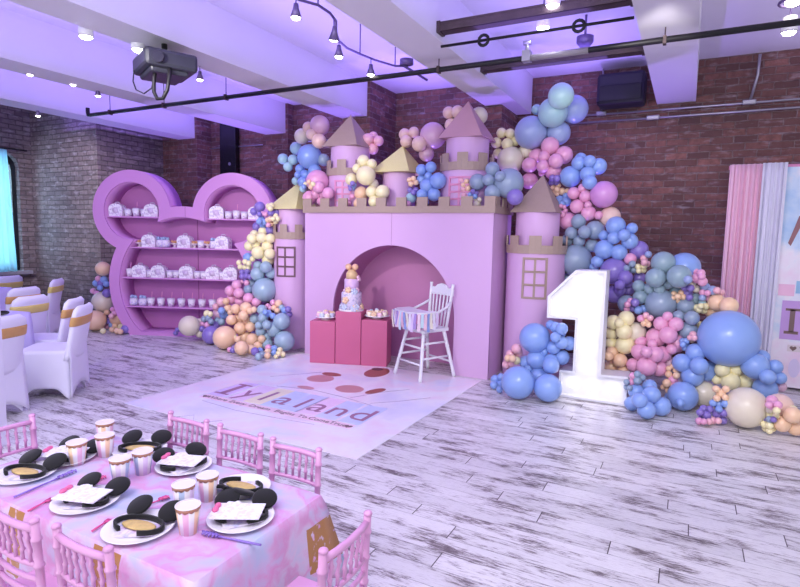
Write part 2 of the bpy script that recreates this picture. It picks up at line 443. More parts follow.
def text_mesh(txt, size, depth, name, mat, stand=False, align='CENTER'):
    cu = bpy.data.curves.new(name, 'FONT'); cu.body = txt; cu.size = size; cu.extrude = depth / 2; cu.align_x = align; cu.resolution_u = 3
    return bake(cu, name, mat, stand)


def arc(cx, cz, r, a0, a1, n=24):
    return [(cx + r * math.cos(R_(a0 + (a1 - a0) * i / n)), cz + r * math.sin(R_(a0 + (a1 - a0) * i / n))) for i in range(n + 1)]


# ------------------------------------------------------------------ the room
YB, ZB, ZC = 7.6, 3.2, 3.68
struct('floor', MB().box(-12, 4.5, -4.5, 8.0, -0.1, 0), MF)
struct('ceiling', MB().box(-12, 4.5, -4.5, 8.0, ZC, ZC + 0.1), MW)
struct('wall_back', MB().box(-9.2, 4.5, YB, YB + 0.25, 0, ZC), MBR)
struct('wall_left', MB().box(-10.75, -8.86, 5.95, YB + 0.25, 0, ZC), MBL)
# window wall: opening y 4.3..5.72, z 0.74..2.95 with a shallow arch
wl = MB()
ARC = [(-y, z) for (y, z) in ()]
op = [(4.25, 0.76), (5.72, 0.76), (5.72, 2.62)] + [(4.985 + 0.735 * math.cos(R_(a)), 2.62 + 0.36 * math.sin(R_(a))) for a in range(15, 180, 15)] + [(4.25, 2.62)]
me = flat([[(-4.5, 0), (5.95, 0), (5.95, ZC), (-4.5, ZC)], op], 0.3, 'wall_left', MBL)
me.transform(Matrix.Rotation(PI / 2, 4, 'Z'))
o = obj('wall_left', me, None, None, (-10.9, 0, 0)); o['kind'] = 'structure'
wf = MB(); X0 = -10.86
fr = [(y, z) for y, z in op]; inn = [(4.985 + (y - 4.985) * 0.9, 1.75 + (z - 1.75) * 0.93) for y, z in op]
me = flat([fr, inn], 0.08, 'window_1', M('black window frame', (24, 24, 32), 0.5)); me.transform(Matrix.Rotation(PI / 2, 4, 'Z'))
win = obj('window_1', me, None, None, (-10.9, 0, 0)); win['kind'] = 'structure'
obj('glazing_bar', MB().box(-0.03, 0.03, 4.96, 5.01, 0.85, 2.9).box(-0.03, 0.03, 4.33, 5.65, 1.75, 1.8), MATS['black window frame'], win)
obj('pane', MB().box(-0.008, 0.008, 4.3, 5.68, 0.8, 2.92), MGLASS, win)
struct('trim_1', MB().box(-10.78, -10.6, 4.15, 5.8, 0.70, 0.76), M('grey stone sill', (150, 144, 156), 0.6))
struct('baseboard_left', MB().box(-10.75, -8.84, 5.935, 5.95, 0, 0.06), MSTEEL)


def curtain_mesh(x0, x1, z0, z1, amp, waves, gather=0.0, n=120, rows=14, seed=1, flare=0.0):
    rnd = random.Random(seed); ph = [rnd.uniform(0, 6) for _ in range(4)]; mb = MB(); vs = []; fs = []
    for i in range(rows + 1):
        t = i / rows; z = z1 + (z0 - z1) * t
        for j in range(n + 1):
            u = j / n; w = u * waves * 2 * PI
            y = amp * (0.55 + 0.45 * t) * (math.sin(w + ph[0] + 0.5 * math.sin(w * 0.37 + ph[1])) + 0.4 * math.sin(2.3 * w + ph[2] + t * 0.6))
            vs.append((x0 + (x1 - x0) * u + flare * t * (u - 0.5) + 0.006 * math.sin(w * 1.7 + t), y, z))
    for i in range(rows):
        for j in range(n): a = i * (n + 1) + j; fs.append((a, a + 1, a + n + 2, a + n + 1))
    mb.add(vs, fs, True); return mb


def solid(o, t=0.004):
    md = o.modifiers.new('thickness', 'SOLIDIFY'); md.thickness = t; return o


wc = obj('window_curtain', curtain_mesh(-0.62, 0.62, -1.1, 1.02, 0.028, 8, seed=4, flare=0.16), MCURT, None, (-10.62, 4.86, 1.86), PI / 2)
solid(wc); tag(wc, 'sheer pale cyan curtain glowing over the arched window', 'curtain')
nt = MCURT.node_tree; b = nt.nodes['Principled BSDF']; tr = nt.nodes.new('ShaderNodeBsdfTranslucent'); tr.inputs[0].default_value = lin(206, 240, 252) + [1]
ms = nt.nodes.new('ShaderNodeMixShader'); ms.inputs[0].default_value = 0.6; nt.links.new(b.outputs[0], ms.inputs[1]); nt.links.new(tr.outputs[0], ms.inputs[2]); nt.links.new(ms.outputs[0], nt.nodes['Material Output'].inputs[0])
rod = obj('curtain_rod', MB().tube([(-10.62, 4.2, 2.9), (-10.62, 5.8, 2.9)], 0.012, 8), MBLK); tag(rod, 'thin black curtain rod across the top of the arched window', 'rod')

# beams and piers
for i, (x0, x1, y1) in enumerate(((-8.44, -8.02, 7.26), (-6.53, -6.11, 7.45), (-4.56, -4.145, 6.83), (-2.42, -2.0, 7.53), (-0.47, -0.05, YB))):
    struct('ceiling_beam', MB().box(x0, x1, -4.5, y1, ZB, ZC), MW)
struct('pier_column', MB().box(-4.56, -4.10, 6.83, YB, 0, ZC), MBR)
struct('pier_column', MB().box(-8.86, -7.97, 7.26, YB, 0, ZC), MBR)
struct('pier_column', MB().box(-6.6, -6.06, 7.45, YB, 0, ZC), MBR)
struct('pier_column', MB().box(-2.44, -2.2, 6.88, YB, 0, ZB), MBR)
# dark steel between the beams
for (y, z, h) in ((4.45, 3.25, 0.075), (5.55, 3.22, 0.075)):
    m_ = MB().box(-2.0, -0.47, y - 0.055, y + 0.055, z, z + 0.012).box(-2.0, -0.47, y - 0.055, y + 0.055, z + h - 0.012, z + h).box(-2.0, -0.47, y - 0.05, y - 0.038, z, z + h)
    for xx in (-2.0, -0.5): m_.box(xx, xx + 0.03, y - 0.06, y + 0.06, z - 0.008, z + h + 0.008)
    struct('steel_beam', m_, MSTEEL)
tr_ = thing('tie_rod', 'black tie rod with two ring turnbuckles between the ceiling beams', 'tie rod', (0, 4.5, 3.16))
obj('rod', MB().tube([(-2.0, 0, 0), (-0.47, 0, 0)], 0.012, 8), MBLK, tr_)
for xx in (-1.62, -0.86):
    obj('turnbuckle_ring', MB().tube([(xx + 0.042 * math.cos(R_(a)), 0, 0.042 * math.sin(R_(a))) for a in range(0, 360, 30)], 0.013, 8, closed=True), MBLK, tr_)

# long black pipe hung under the beams
pp = thing('ceiling_pipe', 'long black pipe hung under the white beams across the room', 'pipe', (0, 4.91, 3.1))
obj('pipe', MB().tube([(-7.44, 0, 0), (-1.9, 0, 0), (1.6, 0, 0.01)], 0.024, 10), MBLK, pp)
obj('end_elbow', MB().tube([(-7.42, 0, 0), (-7.47, 0, 0.005), (-7.48, 0, 0.05), (-7.48, 0, 0.10)], 0.026, 8), MBLK, pp)
for xx in (-7.0, -5.95, -4.9, -2.2, -0.28):
    obj('hanger', MB().tube([(xx, 0, 0.02), (xx, 0, ZC - 3.1)], 0.005, 6).box(xx - 0.012, xx + 0.012, -0.03, 0.03, -0.03, 0.03), MSTEEL, pp)
obj('valve', MB().box(-1.40, -1.33, -0.04, 0.04, -0.03, 0.06).tube([(-1.365, 0, 0.05), (-1.365, 0, 0.13)], 0.016, 8).tube([(-1.40, 0, 0.13), (-1.33, 0, 0.13)], 0.02, 8), MGREY, pp)
obj('pipe_highlight', MB().tube([(-1.33, 0, 0.0), (-0.85, 0, 0.0)], 0.027, 10), M('painted pipe highlight', (150, 142, 150), 0.5), pp)  # pale highlight on the black pipe, built as a coloured tube

# conduits on the back wall
cd = thing('wall_conduit', 'upper of two thin pale conduits running along the brick under the beams', 'conduit', (0, YB - 0.03, 3.13))
obj('tube', MB().tube([(-2.0, 0, 0), (2.6, 0, 0)], 0.013, 8), MGREY, cd)
obj('junction_box', MB().box(-1.17, -1.05, -0.03, 0.03, -0.02, 0.035, bev=0.012), MGREY, cd)
obj('junction_box', MB().box(0.42, 0.56, -0.03, 0.03, -0.02, 0.035, bev=0.012), MGREY, cd)
obj('riser', MB().tube([(-1.11, 0, 0.02), (-1.11, 0, 0.4), (-1.11, -0.06, 0.54)], 0.012, 8), MGREY, cd)
obj('riser', MB().tube([(0.50, 0, 0.02), (0.55, -0.03, 0.3), (0.55, -0.1, 0.5)], 0.016, 8), MGREY, cd)
cd2 = thing('wall_conduit', 'lower of two thin pale conduits on the brick under the beams', 'conduit', (0, YB - 0.03, 3.04))
obj('tube', MB().tube([(-2.0, 0, 0), (2.6, 0, 0.0)], 0.013, 8), MGREY, cd2)
obj('junction_box', MB().box(-0.58, -0.43, -0.03, 0.03, -0.025, 0.03, bev=0.012), MGREY, cd2)
cd3 = thing('wall_conduit', 'pale conduit on the dark brick behind the round-eared shelf', 'conduit', (0, YB - 0.03, 3.06))
obj('tube', MB().tube([(-8.75, 0, 0), (-4.6, 0, 0)], 0.012, 8), MGREY, cd3)
obj('riser', MB().tube([(-7.45, 0, 0), (-7.45, 0, 0.55)], 0.01, 8), MGREY, cd3)
obj('junction_box', MB().box(-7.5, -7.4, -0.025, 0.025, -0.02, 0.05, bev=0.01), MGREY, cd3)

sp = thing('wall_speaker', 'black loudspeaker box mounted high on brick beside the wide right beam', 'speaker', (-0.86, 7.38, 3.17))
obj('cabinet', MB().box(-0.27, 0.27, -0.16, 0.16, 0, 0.37, bev=0.04), M('speaker shell', (30, 26, 40), 0.5), sp)
obj('grille', MB().box(-0.24, 0.24, -0.175, -0.15, 0.03, 0.22, bev=0.01), MBLK, sp)
obj('bracket', MB().box(-0.05, 0.05, 0.15, 0.24, 0.1, 0.3), MBLK, sp)
dp = thing('wall_panel', 'tall narrow black panel on the brick above the shelf', 'panel', (-7.45, YB - 0.06, 0))
obj('board', MB().box(-0.19, 0.19, -0.06, 0.05, 2.0, 3.55, bev=0.01), M('gloss black panel', (22, 20, 30), 0.25), dp)
obj('sensor', MB().sph((0.05, -0.06, 2.75), 0.03, 10, 8), M('grey panel lens', (120, 118, 130), 0.2), dp)  # small grey ball on the panel front

# projector
pj = thing('projector', 'black ceiling projector with hanging cable loops below a white beam', 'projector', (-4.28, 3.55, 2.90))
obj('body', MB().box(-0.25, 0.25, -0.22, 0.22, 0.04, 0.19, bev=0.03).box(-0.2, 0.2, -0.17, 0.15, 0.0, 0.06, bev=0.02), M('charcoal projector shell', (46, 46, 58), 0.4), pj, rz=R_(-25))
obj('lens', MB().tube([(0.2, -0.10, 0.11), (0.27, -0.13, 0.11)], 0.05, 14), MSCREEN, pj, rz=R_(-25))
obj('mount', MB().tube([(0, 0, 0.18), (0, 0, 0.30)], 0.025, 10).box(-0.12, 0.12, -0.12, 0.12, 0.17, 0.2), MBLK, pj)
obj('cable', MB().tube([(0.06, -0.14, 0.06), (0.05, -0.16, -0.05), (0.06, -0.17, -0.16), (0.10, -0.17, -0.22), (0.16, -0.16, -0.22), (0.205, -0.15, -0.15), (0.21, -0.13, -0.03), (0.18, -0.1, 0.06)], 0.016, 8), MBLK, pj)
obj('cable', MB().tube([(-0.22, -0.15, 0.06), (-0.21, -0.17, -0.04), (-0.16, -0.18, -0.12), (-0.07, -0.17, -0.16), (0.02, -0.16, -0.12), (0.06, -0.15, 0.02)], 0.006, 6), MBLK, pj)

# curved monorail track with pendant spotlights
tk = thing('track_rail', 'curved purple-grey monorail track winding under the ceiling', 'light track')
tpx = [(262, -14), (285, -6), (300, 0), (318, 5), (330, 13), (336, 21), (336, 33), (339, 41), (347, 48), (360, 54), (375, 60), (395, 66), (404, 66)]
tpt = [atZ(x, y, 3.28) for x, y in tpx]
MTR = M('purple grey metal', (120, 104, 150), 0.4, metal=0.5)
obj('rail', MB().tube(tpt, 0.011, 8), MTR, tk)
for q in (3, 9, 11): obj('standoff', MB().tube([tpt[q], tpt[q] + Vector((0, 0, ZC - 3.28))], 0.006, 6), MTR, tk)
obj('power_feed', MB().lathe([(0.0, 0.03), (0.07, 0.03), (0.07, -0.02), (0.0, -0.02)], 16, (0, 0, 0)), MTR, tk, tpt[-1] + Vector((0.03, 0, 0.03)))
bm0 = obj('feed_arm', MB().tube([tpt[-1], atZ(427, 80, 3.25)], 0.014, 8), MTR, tk)


def pendant(p, up, label, group, tilt=(0, 0), k=1.3):
    t = thing('pendant_spotlight', label, 'spotlight', p, 0, group)
    m = Matrix.Rotation(tilt[0], 4, 'X') @ Matrix.Rotation(tilt[1], 4, 'Y') @ Matrix.Scale(k, 4)
    obj('stem', MB().tube([(0, 0, 0.07 * k), (0, 0, up)], 0.005, 6), MTR, t)
    obj('shade', MB().lathe([(0.0, 0.08), (0.014, 0.078), (0.018, 0.05), (0.034, 0.0), (0.031, 0.0), (0.014, 0.045)], 16, m=m), MTR, t)
    obj('bulb', MB().sph((0, 0, 0.004), 0.028, 12, 8, (1, 1, 0.6), m=m), MGLOW, t)
    return t


GT = 'pendant spotlights on the curved track'
for (tx, ty, ly, lab, tl) in ((296, -1, 18, 'cone spotlight hanging highest on the curved track, upper left end', (0, 0)), (334, 17, 40, 'cone spotlight tilted beside the sharp bend of the curved track', (0.3, 0.3)),
                              (339, 41, 57, 'cone spotlight hanging just below the sharp bend of the track', (0, 0)), (371, 58, 75, 'cone spotlight just above the black pipe left of the feed', (0, 0))):
    p = atZ(tx, ty, 3.28); q = EYE + ray(tx, ly) * ((p.y - EYE.y) / ray(tx, ly).y); pendant(Vector((p.x, p.y, q.z)), 3.28 - q.z, lab, GT, tl)
G2 = 'small spotlights along the left beams'
for (px, py, X, lab) in ((200, 80, -4.5, 'small bright spotlight right of the black projector'), (98, 96, -6.46, 'small spotlight just above the left end of the black pipe'), (38, 116, -8.36, 'small white spotlight above the lit brick by the window'),
                         (73, 85, -6.46, 'small spotlight under the second beam, right one of two'), (30, 75, -6.46, 'small spotlight under the second beam, left one of two')):
    v = ray(px, py); p = EYE + v * (X / v.x); pendant(p, max(ZB - p.z + 0.002, 0.1), lab, G2, k=1.1)


def can(px, py, z, label, size=1.0, strength=None):
    p = atZ(px, py, z); t = thing('ceiling_spotlight', label, 'spotlight', p, 0, 'bright round ceiling spotlights')
    obj('housing', MB().lathe([(0, 0.12), (0.05, 0.12), (0.06, 0.02), (0.052, 0.0), (0.05, 0.02)], 16), MWH, t)
    obj('stem', MB().tube([(0, 0, 0.12), (0, 0, ZC - z)], 0.008, 6), MTR, t)
    obj('bulb', MB().sph((0, 0, 0.008), 0.05 * size, 14, 8, (1, 1, 0.6)), M('dazzling bulb', (255, 255, 255), 0.3, emit=(240, 245, 255), estr=40), t)


can(86, 37, 3.15, 'dazzling round spotlight far left, left of the projector')
can(138, 50, 3.15, 'dazzling round spotlight just above the black projector')
can(553, 6, 3.3, 'dazzling round spotlight above the upper dark steel beam')
can(543, 28, 3.3, 'dazzling round spotlight below the upper dark steel beam')
can(789, 33, 3.2, 'dazzling round spotlight at the right under the black pipe')
rg = thing('ring_lamp', 'white ring fixture at the top right corner of the ceiling', 'lamp', atZ(793, 2, 3.4))
obj('ring', MB().tube([(0.09 * math.cos(R_(a)), 0.09 * math.sin(R_(a)), 0) for a in range(0, 360, 24)], 0.012, 8, closed=True), MTR, rg)
obj('bulb', MB().sph((0, 0, 0.0), 0.055, 12, 8, (1, 1, 0.6)), MGLOW, rg)
obj('stem', MB().tube([(0, 0, 0.0), (0, 0, ZC - 3.4)], 0.01, 6), MTR, rg)
sd = thing('smoke_detector', 'small grey round detector under the ceiling behind the tie rod', 'detector', atZ(585, 40, 3.45))
obj('dome', MB().lathe([(0, -0.06), (0.05, -0.06), (0.08, -0.02), (0.08, 0.03), (0, 0.03)], 16), MTR, sd)
obj('stem', MB().tube([(0, 0, 0.02), (0, 0, ZC - 3.45)], 0.012, 6), MTR, sd)

# ------------------------------------------------------------------ castle
cs = thing('party_castle', 'big lilac pink castle backdrop with arched niche and gold battlements', 'castle', (0, 0, 0))
CX0, CX1, CY0, CY1, CZ = -4.315, -1.85, 5.645, 6.30, 1.80
ax, ar, az = -3.07, 0.81, 0.617
front = [(CX0, 0), (ax - ar, 0)] + [(x, z) for x, z in reversed(arc(ax, az, ar, 0, 180, 40))] + [(ax + ar, 0), (CX1, 0), (CX1, CZ), (CX0, CZ)]
obj('front_panel', flat([front], 0.03, 'front_panel', MPK), None, cs, (0, CY0 + 0.015, 0))
obj('side_panel', MB().box(CX1 - 0.03, CX1, CY0 + 0.03, CY1, 0, CZ), MPK, cs)
obj('side_panel', MB().box(CX0, CX0 + 0.03, CY0 + 0.03, CY1, 0, CZ), MPK, cs)
obj('top_panel', MB().box(CX0, CX1, CY0 + 0.001, CY1, CZ, CZ + 0.02), MPK, cs)
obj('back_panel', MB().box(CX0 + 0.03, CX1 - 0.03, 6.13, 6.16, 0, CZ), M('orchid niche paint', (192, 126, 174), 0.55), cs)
nl = MB(); pa = [(ax - ar, 0)] + list(reversed(arc(ax, az, ar, 0, 180, 40))) + [(ax + ar, 0)]
pb = [(x + (0.02 if x > ax else -0.02) * 0, z) for x, z in pa]
po = [(ax + (x - ax) * 1.025, az + (z - az) * 1.025 if z > az else z) for x, z in pa]
n = len(pa); vs = [(x, CY0 + 0.03, z) for x, z in pa] + [(x, 6.13, z) for x, z in pa] + [(x, 6.13, z) for x, z in po] + [(x, CY0 + 0.03, z) for x, z in po]
nl.add(vs, [(i, i + 1, n + i + 1, n + i) for i in range(n - 1)] + [(2 * n + i, 2 * n + i + 1, 3 * n + i + 1, 3 * n + i) for i in range(n - 1)])
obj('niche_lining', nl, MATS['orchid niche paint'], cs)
obj('panel_seam', MB().box(-3.075, -3.07, CY0 - 0.001, CY0 + 0.01, 1.43, CZ), M('castle seam line', (170, 120, 170), 0.6), cs)  # thin darker strip along the front panel joint


def battlement(mb, x0, x1, y, z0, band, mer, w, gap, th=0.02, start=0.0):
    mb.box(x0, x1, y - th / 2, y + th / 2, z0, z0 + band)
    x = x0 + start
    while x < x1 - 0.02:
        mb.box(max(x, x0), min(x + w, x1), y - th / 2, y + th / 2, z0 + band, z0 + band + mer); x += w + gap
    return mb


bt = battlement(MB(), CX0 - 0.02, CX1 + 0.02, CY0 - 0.012, CZ, 0.075, 0.1, 0.13, 0.135)
obj('battlement', bt, MGOLD, cs)
b2 = MB(); y = CY0
b2.box(CX1 + 0.0, CX1 + 0.02, CY0, CY1, CZ, CZ + 0.075)
for k in range(3): b2.box(CX1, CX1 + 0.02, CY0 + 0.03 + k * 0.24, CY0 + 0.15 + k * 0.24, CZ + 0.075, CZ + 0.175)
obj('battlement', b2, MGOLD, cs)


def ring_battlement(r, z0, band, mer, n, th=0.015):
    mb = MB(); seg = n * 4
    for k in range(seg):
        a0 = 2 * PI * k / seg; a1 = 2 * PI * (k + 1) / seg; top = z0 + band + (mer if (k % 4) < 2 else 0)
        p = [(rr * math.cos(a), rr * math.sin(a)) for a in (a0, a1) for rr in (r, r + th)]
        mb.slab([p[0], p[2], p[3], p[1]][::-1], z0, top)
    return mb


def window_frame(w, h, cols, rows, t=0.022, name='window_frame', mat=None):
    loops = [[(-w / 2, 0), (w / 2, 0), (w / 2, h), (-w / 2, h)]]
    cw = (w - t * (cols + 1)) / cols; ch = (h - t * (rows + 1)) / rows
    for i in range(cols):
        for j in range(rows):
            x = -w / 2 + t + i * (cw + t); z = t + j * (ch + t)
            loops.append([(x, z), (x + cw, z), (x + cw, z + ch), (x, z + ch)])
    return flat(loops, 0.015, name, mat or MGOLD)


def bent(me, r):
    """wrap a standing panel round a cylinder of radius r (front towards -y)"""
    bm = bmesh.new(); bm.from_mesh(me)
    for _ in range(1): bmesh.ops.subdivide_edges(bm, edges=[e for e in bm.edges if abs(e.verts[0].co.x - e.verts[1].co.x) > 0.08], cuts=3)
    for v in bm.verts:
        a = v.co.x / r; q = r + 0.004 - v.co.y
        v.co.x = q * math.sin(a); v.co.y = -q * math.cos(a)
    bm.to_mesh(me); bm.free(); return me


def pyramid(half, z0, h, back=0.7):
    mb = MB(); vs = [(-half, -half, z0), (half, -half, z0), (half, half, z0), (-half, half, z0), (0, half * back, z0 + h)]
    return mb.add(vs, [(3, 2, 1, 0), (0, 1, 4), (1, 2, 4), (2, 3, 4), (3, 0, 4)])


def tower(name, label, loc, r1, h1, r2, h2, half, hp, roofmat, win=None, wz=0, wa=0, base=0.0, nb=8, winmat=None, back=0.0):
    t = thing(name, label, 'tower', loc)
    obj('lower_drum', MB().lathe([(0, base), (r1, base), (r1, h1), (0, h1)], 40, smooth=True), MPK, t)
    obj('battlement', ring_battlement(r1, h1 - 0.03, 0.09, 0.1, nb), MGOLD, t)
    obj('upper_drum', MB().lathe([(0, h1), (r2, h1), (r2, h1 + h2), (0, h1 + h2)], 36), MPK, t)
    obj('pyramid_roof', pyramid(half, h1 + h2, hp, back), roofmat, t)
    if win:
        w = obj('window_frame', bent(window_frame(win[0], win[1], win[2], win[3], mat=winmat), r1), None, t, (0, 0, wz)); w.rotation_euler = (0, 0, wa)
    for o in t.children:
        pass
    return t


def edge_split(o):
    md = o.modifiers.new('edges', 'EDGE_SPLIT'); md.split_angle = R_(40)


tower('rear_tower', 'tall pink tower with dull gold pyramid roof, rear left on castle', (-3.93, 6.08, 1.82), 0.29, 0.48, 0.25, 0.335, 0.262, 0.42, MGOLD, (0.22, 0.34, 2, 4), 0.05, 0.25, winmat=M('pink window card', (226, 150, 190), 0.5))
tower('rear_tower', 'tall purple-lit tower with pink-lilac pyramid roof, rear right on castle', (-2.335, 6.08, 1.82), 0.295, 0.49, 0.245, 0.335, 0.258, 0.43, M('uplight tinted gold card', (196, 150, 160), 0.5), (0.26, 0.34, 2, 4), 0.05, 0.1, winmat=MATS['pink window card'], back=-0.1)  # violet uplight tint put into the gold roof's colour
t = thing('turret', 'short pink turret with bright gold pyramid roof, middle of castle top', 'tower', (-3.2, 6.05, 1.82))
obj('drum', MB().lathe([(0, 0), (0.2, 0), (0.2, 0.47), (0, 0.47)], 36), MPK, t)
obj('pyramid_roof', pyramid(0.268, 0.47, 0.35, 0.3), MGLITY, t)
tower('side_tower', 'floor-standing pink tower with yellow gold roof, left of the castle', (-4.765, 5.96, 0), 0.25, 1.495, 0.205, 0.36, 0.25, 0.40, MGLITY, (0.27, 0.40, 2, 3), 0.965, 0.28, winmat=M('dark bronze window card', (120, 88, 100), 0.5), back=0.7)
tower('side_tower', 'floor-standing pink tower with dull gold roof, right of the castle', (-1.50, 6.12, 0), 0.315, 1.41, 0.235, 0.41, 0.245, 0.43, MGOLD, (0.26, 0.44, 2, 3), 0.90, 0.22, back=0.6)
for o in list(bpy.data.objects):
    if o.name.startswith(('lower_drum', 'upper_drum', 'drum')): edge_split(o)

# ------------------------------------------------------------------ round-eared shelf
sh = thing('display_shelf', 'large orchid pink display shelf with round body and two round lobes', 'shelf', (-6.8, 5.45, 0), R_(23))
UC, ZBODY = 0.37, 0.76
EL, ER = (-0.39, 1.81), (1.105, 1.785)


def union_outline(rb, re, zmin, n=720):
    """outline of the union of the body circle and the two ear circles, cut flat at zmin (traced by angle round the body centre)"""
    pts = []
    for i in range(n):
        a = 2 * PI * i / n; dx, dz = math.cos(a), math.sin(a); best = rb
        for (ex, ez) in (EL, ER):
            qx, qz = ex - UC, ez - ZBODY; bq = qx * dx + qz * dz; cq = qx * qx + qz * qz - re * re; ds = bq * bq - cq
            if ds > 0: best = max(best, bq + math.sqrt(ds))
        z = ZBODY + dz * best; x = UC + dx * best
        if z < zmin and dz < 0: k = (zmin - ZBODY) / (dz * best); x = UC + dx * best * k; z = zmin
        pts.append((x, z))
    return pts


def circ_union(rb, re, zmin):
    """union outline with true arcs (the ear tips are wider than their necks)"""
    def inside(x, z, skip):
        for k, (cx, cz, r) in enumerate(cs_):
            if k != skip and (x - cx) ** 2 + (z - cz) ** 2 < r * r - 1e-9: return True
        return False
    cs_ = [(UC, ZBODY, rb), (EL[0], EL[1], re), (ER[0], ER[1], re)]
    segs = []
    def inter(c1, c2):
        dx, dz = c2[0] - c1[0], c2[1] - c1[1]; d = math.hypot(dx, dz); a = (c1[2] ** 2 - c2[2] ** 2 + d * d) / (2 * d); h = math.sqrt(max(0, c1[2] ** 2 - a * a))
        mx, mz = c1[0] + a * dx / d, c1[1] + a * dz / d
        return [(mx + h * dz / d, mz - h * dx / d), (mx - h * dz / d, mz + h * dx / d)]
    def ang(c, p): return math.atan2(p[1] - c[1], p[0] - c[0])
    def arcp(c, p0, p1, n):
        a0, a1 = ang(c, p0), ang(c, p1)
        while a1 <= a0: a1 += 2 * PI
        return [(c[0] + c[2] * math.cos(a0 + (a1 - a0) * i / n), c[1] + c[2] * math.sin(a0 + (a1 - a0) * i / n)) for i in range(n)]
    B, L, Rr = cs_
    iR = inter(B, Rr); iL = inter(B, L)
    rl, rh = sorted(iR, key=lambda p: ang(B, p)); ll, lh = sorted(iL, key=lambda p: ang(B, p), reverse=True)   # r-low, r-high, l-low, l-high
    hb = math.sqrt(max(0, rb * rb - (ZBODY - zmin) ** 2))
    b0, b1 = (UC + hb, zmin), (UC - hb, zmin)
    out = arcp(B, b0, rl, 40) + arcp(Rr, rl, rh, 60) + arcp(B, rh, lh, 24) + arcp(L, lh, ll, 60)
    if ang(B, b1) < 0:
        out += arcp(B, ll, b1, 40)
    out.append(b1)
    return out


outer = circ_union(1.13, 0.585, 0.0); inner = circ_union(0.975, 0.415, 0.05)
SD = 0.38
obj('face_panel', flat([outer, inner], 0.02, 'face_panel', MPKS), None, sh, (0, 0.01, 0))
rim = MB(); n = len(outer); rim.add([(x, 0.02, z) for x, z in outer] + [(x, SD, z) for x, z in outer], [(i, (i + 1) % n, n + (i + 1) % n, n + i) for i in range(n)], True)
o = obj('outer_rim', rim, MPKS, sh); edge_split(o); solid(o, 0.015)
rim = MB(); n = len(inner); rim.add([(x, 0.02, z) for x, z in inner] + [(x, SD - 0.02, z) for x, z in inner], [(i, (i + 1) % n, n + (i + 1) % n, n + i) for i in range(n)], True)
o = obj('inner_rim', rim, MPKS, sh); edge_split(o); solid(o, 0.01)
obj('back_panel', flat([outer], 0.02, 'back_panel', M('deep orchid paint', (192, 118, 188), 0.55)), None, sh, (0, SD - 0.01, 0))
SHELVES = [(-0.79, 0.005, 1.735), (0.735, 1.50, 1.725), (-0.44, 1.20, 1.295), (-0.58, 1.33, 0.85), (-0.53, 1.27, 0.425)]
for (u0, u1, z) in SHELVES: obj('shelf_board', MB().box(u0, u1, 0.03, SD - 0.02, z - 0.018, z), MPKS, sh)
obj('seam_strip', MB().box(0.428, 0.434, SD - 0.03, SD - 0.018, 0.06, 1.73), M('seam line', (150, 80, 140), 0.6), sh)
obj('seam_strip', MB().box(0.412, 0.417, -0.002, 0.012, 1.735, 1.885), MATS['seam line'], sh)

ca, sa = math.cos(R_(23)), math.sin(R_(23))


def shelf_pt(u, w, z): return Vector((-6.8 + u * ca - w * sa, 5.45 + u * sa + w * ca, z))


def shelf_u(px, py):
    v = ray(px, py); nrm = Vector((sa, -ca, 0)); p0 = Vector((-6.8, 5.45, 0)) - nrm * 0.10
    p = EYE + v * ((p0 - EYE).dot(nrm) / v.dot(nrm)); return (p - p0).dot(Vector((ca, sa, 0)))


def make_gable():
    top = [(-0.085, 0), (0.085, 0), (0.09, 0.09), (0.078, 0.125), (0.045, 0.148), (0, 0.155), (-0.045, 0.148), (-0.078, 0.125), (-0.09, 0.09)]
    r = obj('gable_box', MB().prism(top, -0.05, 0.05), MBOXP)
    obj('handle', MB().tube([(-0.03, 0, 0.15), (-0.02, 0, 0.172), (0.02, 0, 0.172), (0.03, 0, 0.15)], 0.007, 6), M('lilac handle card', (200, 180, 212), 0.5), r)
    obj('sticker', MB().lathe([(0, 0.003), (0.036, 0.002), (0.036, 0)], 18, m=Matrix.Translation((0, -0.051, 0.07)) @ Matrix.Rotation(PI / 2, 4, 'X')), M('lilac sticker', (222, 200, 228), 0.5, var=0.25, vscale=60), r)
    return r


def make_treat_cup():
    r = obj('treat_cup', MB().lathe([(0, 0), (0.036, 0), (0.05, 0.1), (0.046, 0.1), (0.034, 0.01)], 18), MBOXP)
    obj('lid', MB().lathe([(0.051, 0.098), (0.051, 0.106), (0.03, 0.112), (0, 0.113)], 18), M('frosty lid', (226, 206, 232), 0.25), r)
    obj('straw', MB().tube([(0.01, 0, 0.11), (0.018, 0, 0.19)], 0.005, 6), M('pink straw', (226, 150, 200), 0.4), r)
    return r


def make_tub():
    r = obj('snack_tub', MB().lathe([(0, 0), (0.04, 0), (0.046, 0.085), (0, 0.085)], 16), MBOXP)
    obj('lid', MB().lathe([(0.048, 0.083), (0.048, 0.1), (0, 0.102)], 16), M('lilac tub lid', (214, 196, 230), 0.4), r)
    return r


def make_bag():
    mb = MB().lathe([(0, 0), (0.05, 0.005), (0.055, 0.05), (0.045, 0.085), (0.02, 0.095)], 12)
    r = obj('sweet_bag', mb, MPLP)
    pc = MB(); rd = random.Random(3)
    for _ in range(9): pc.sph((rd.uniform(-.035, .035), rd.uniform(-.03, .03), 0.095 + rd.uniform(-.01, .02)), 0.02, 8, 6)
    obj('candy', pc, M('pastel blue candy', (170, 190, 226), 0.5, var=0.3, vscale=30), r)
    return r


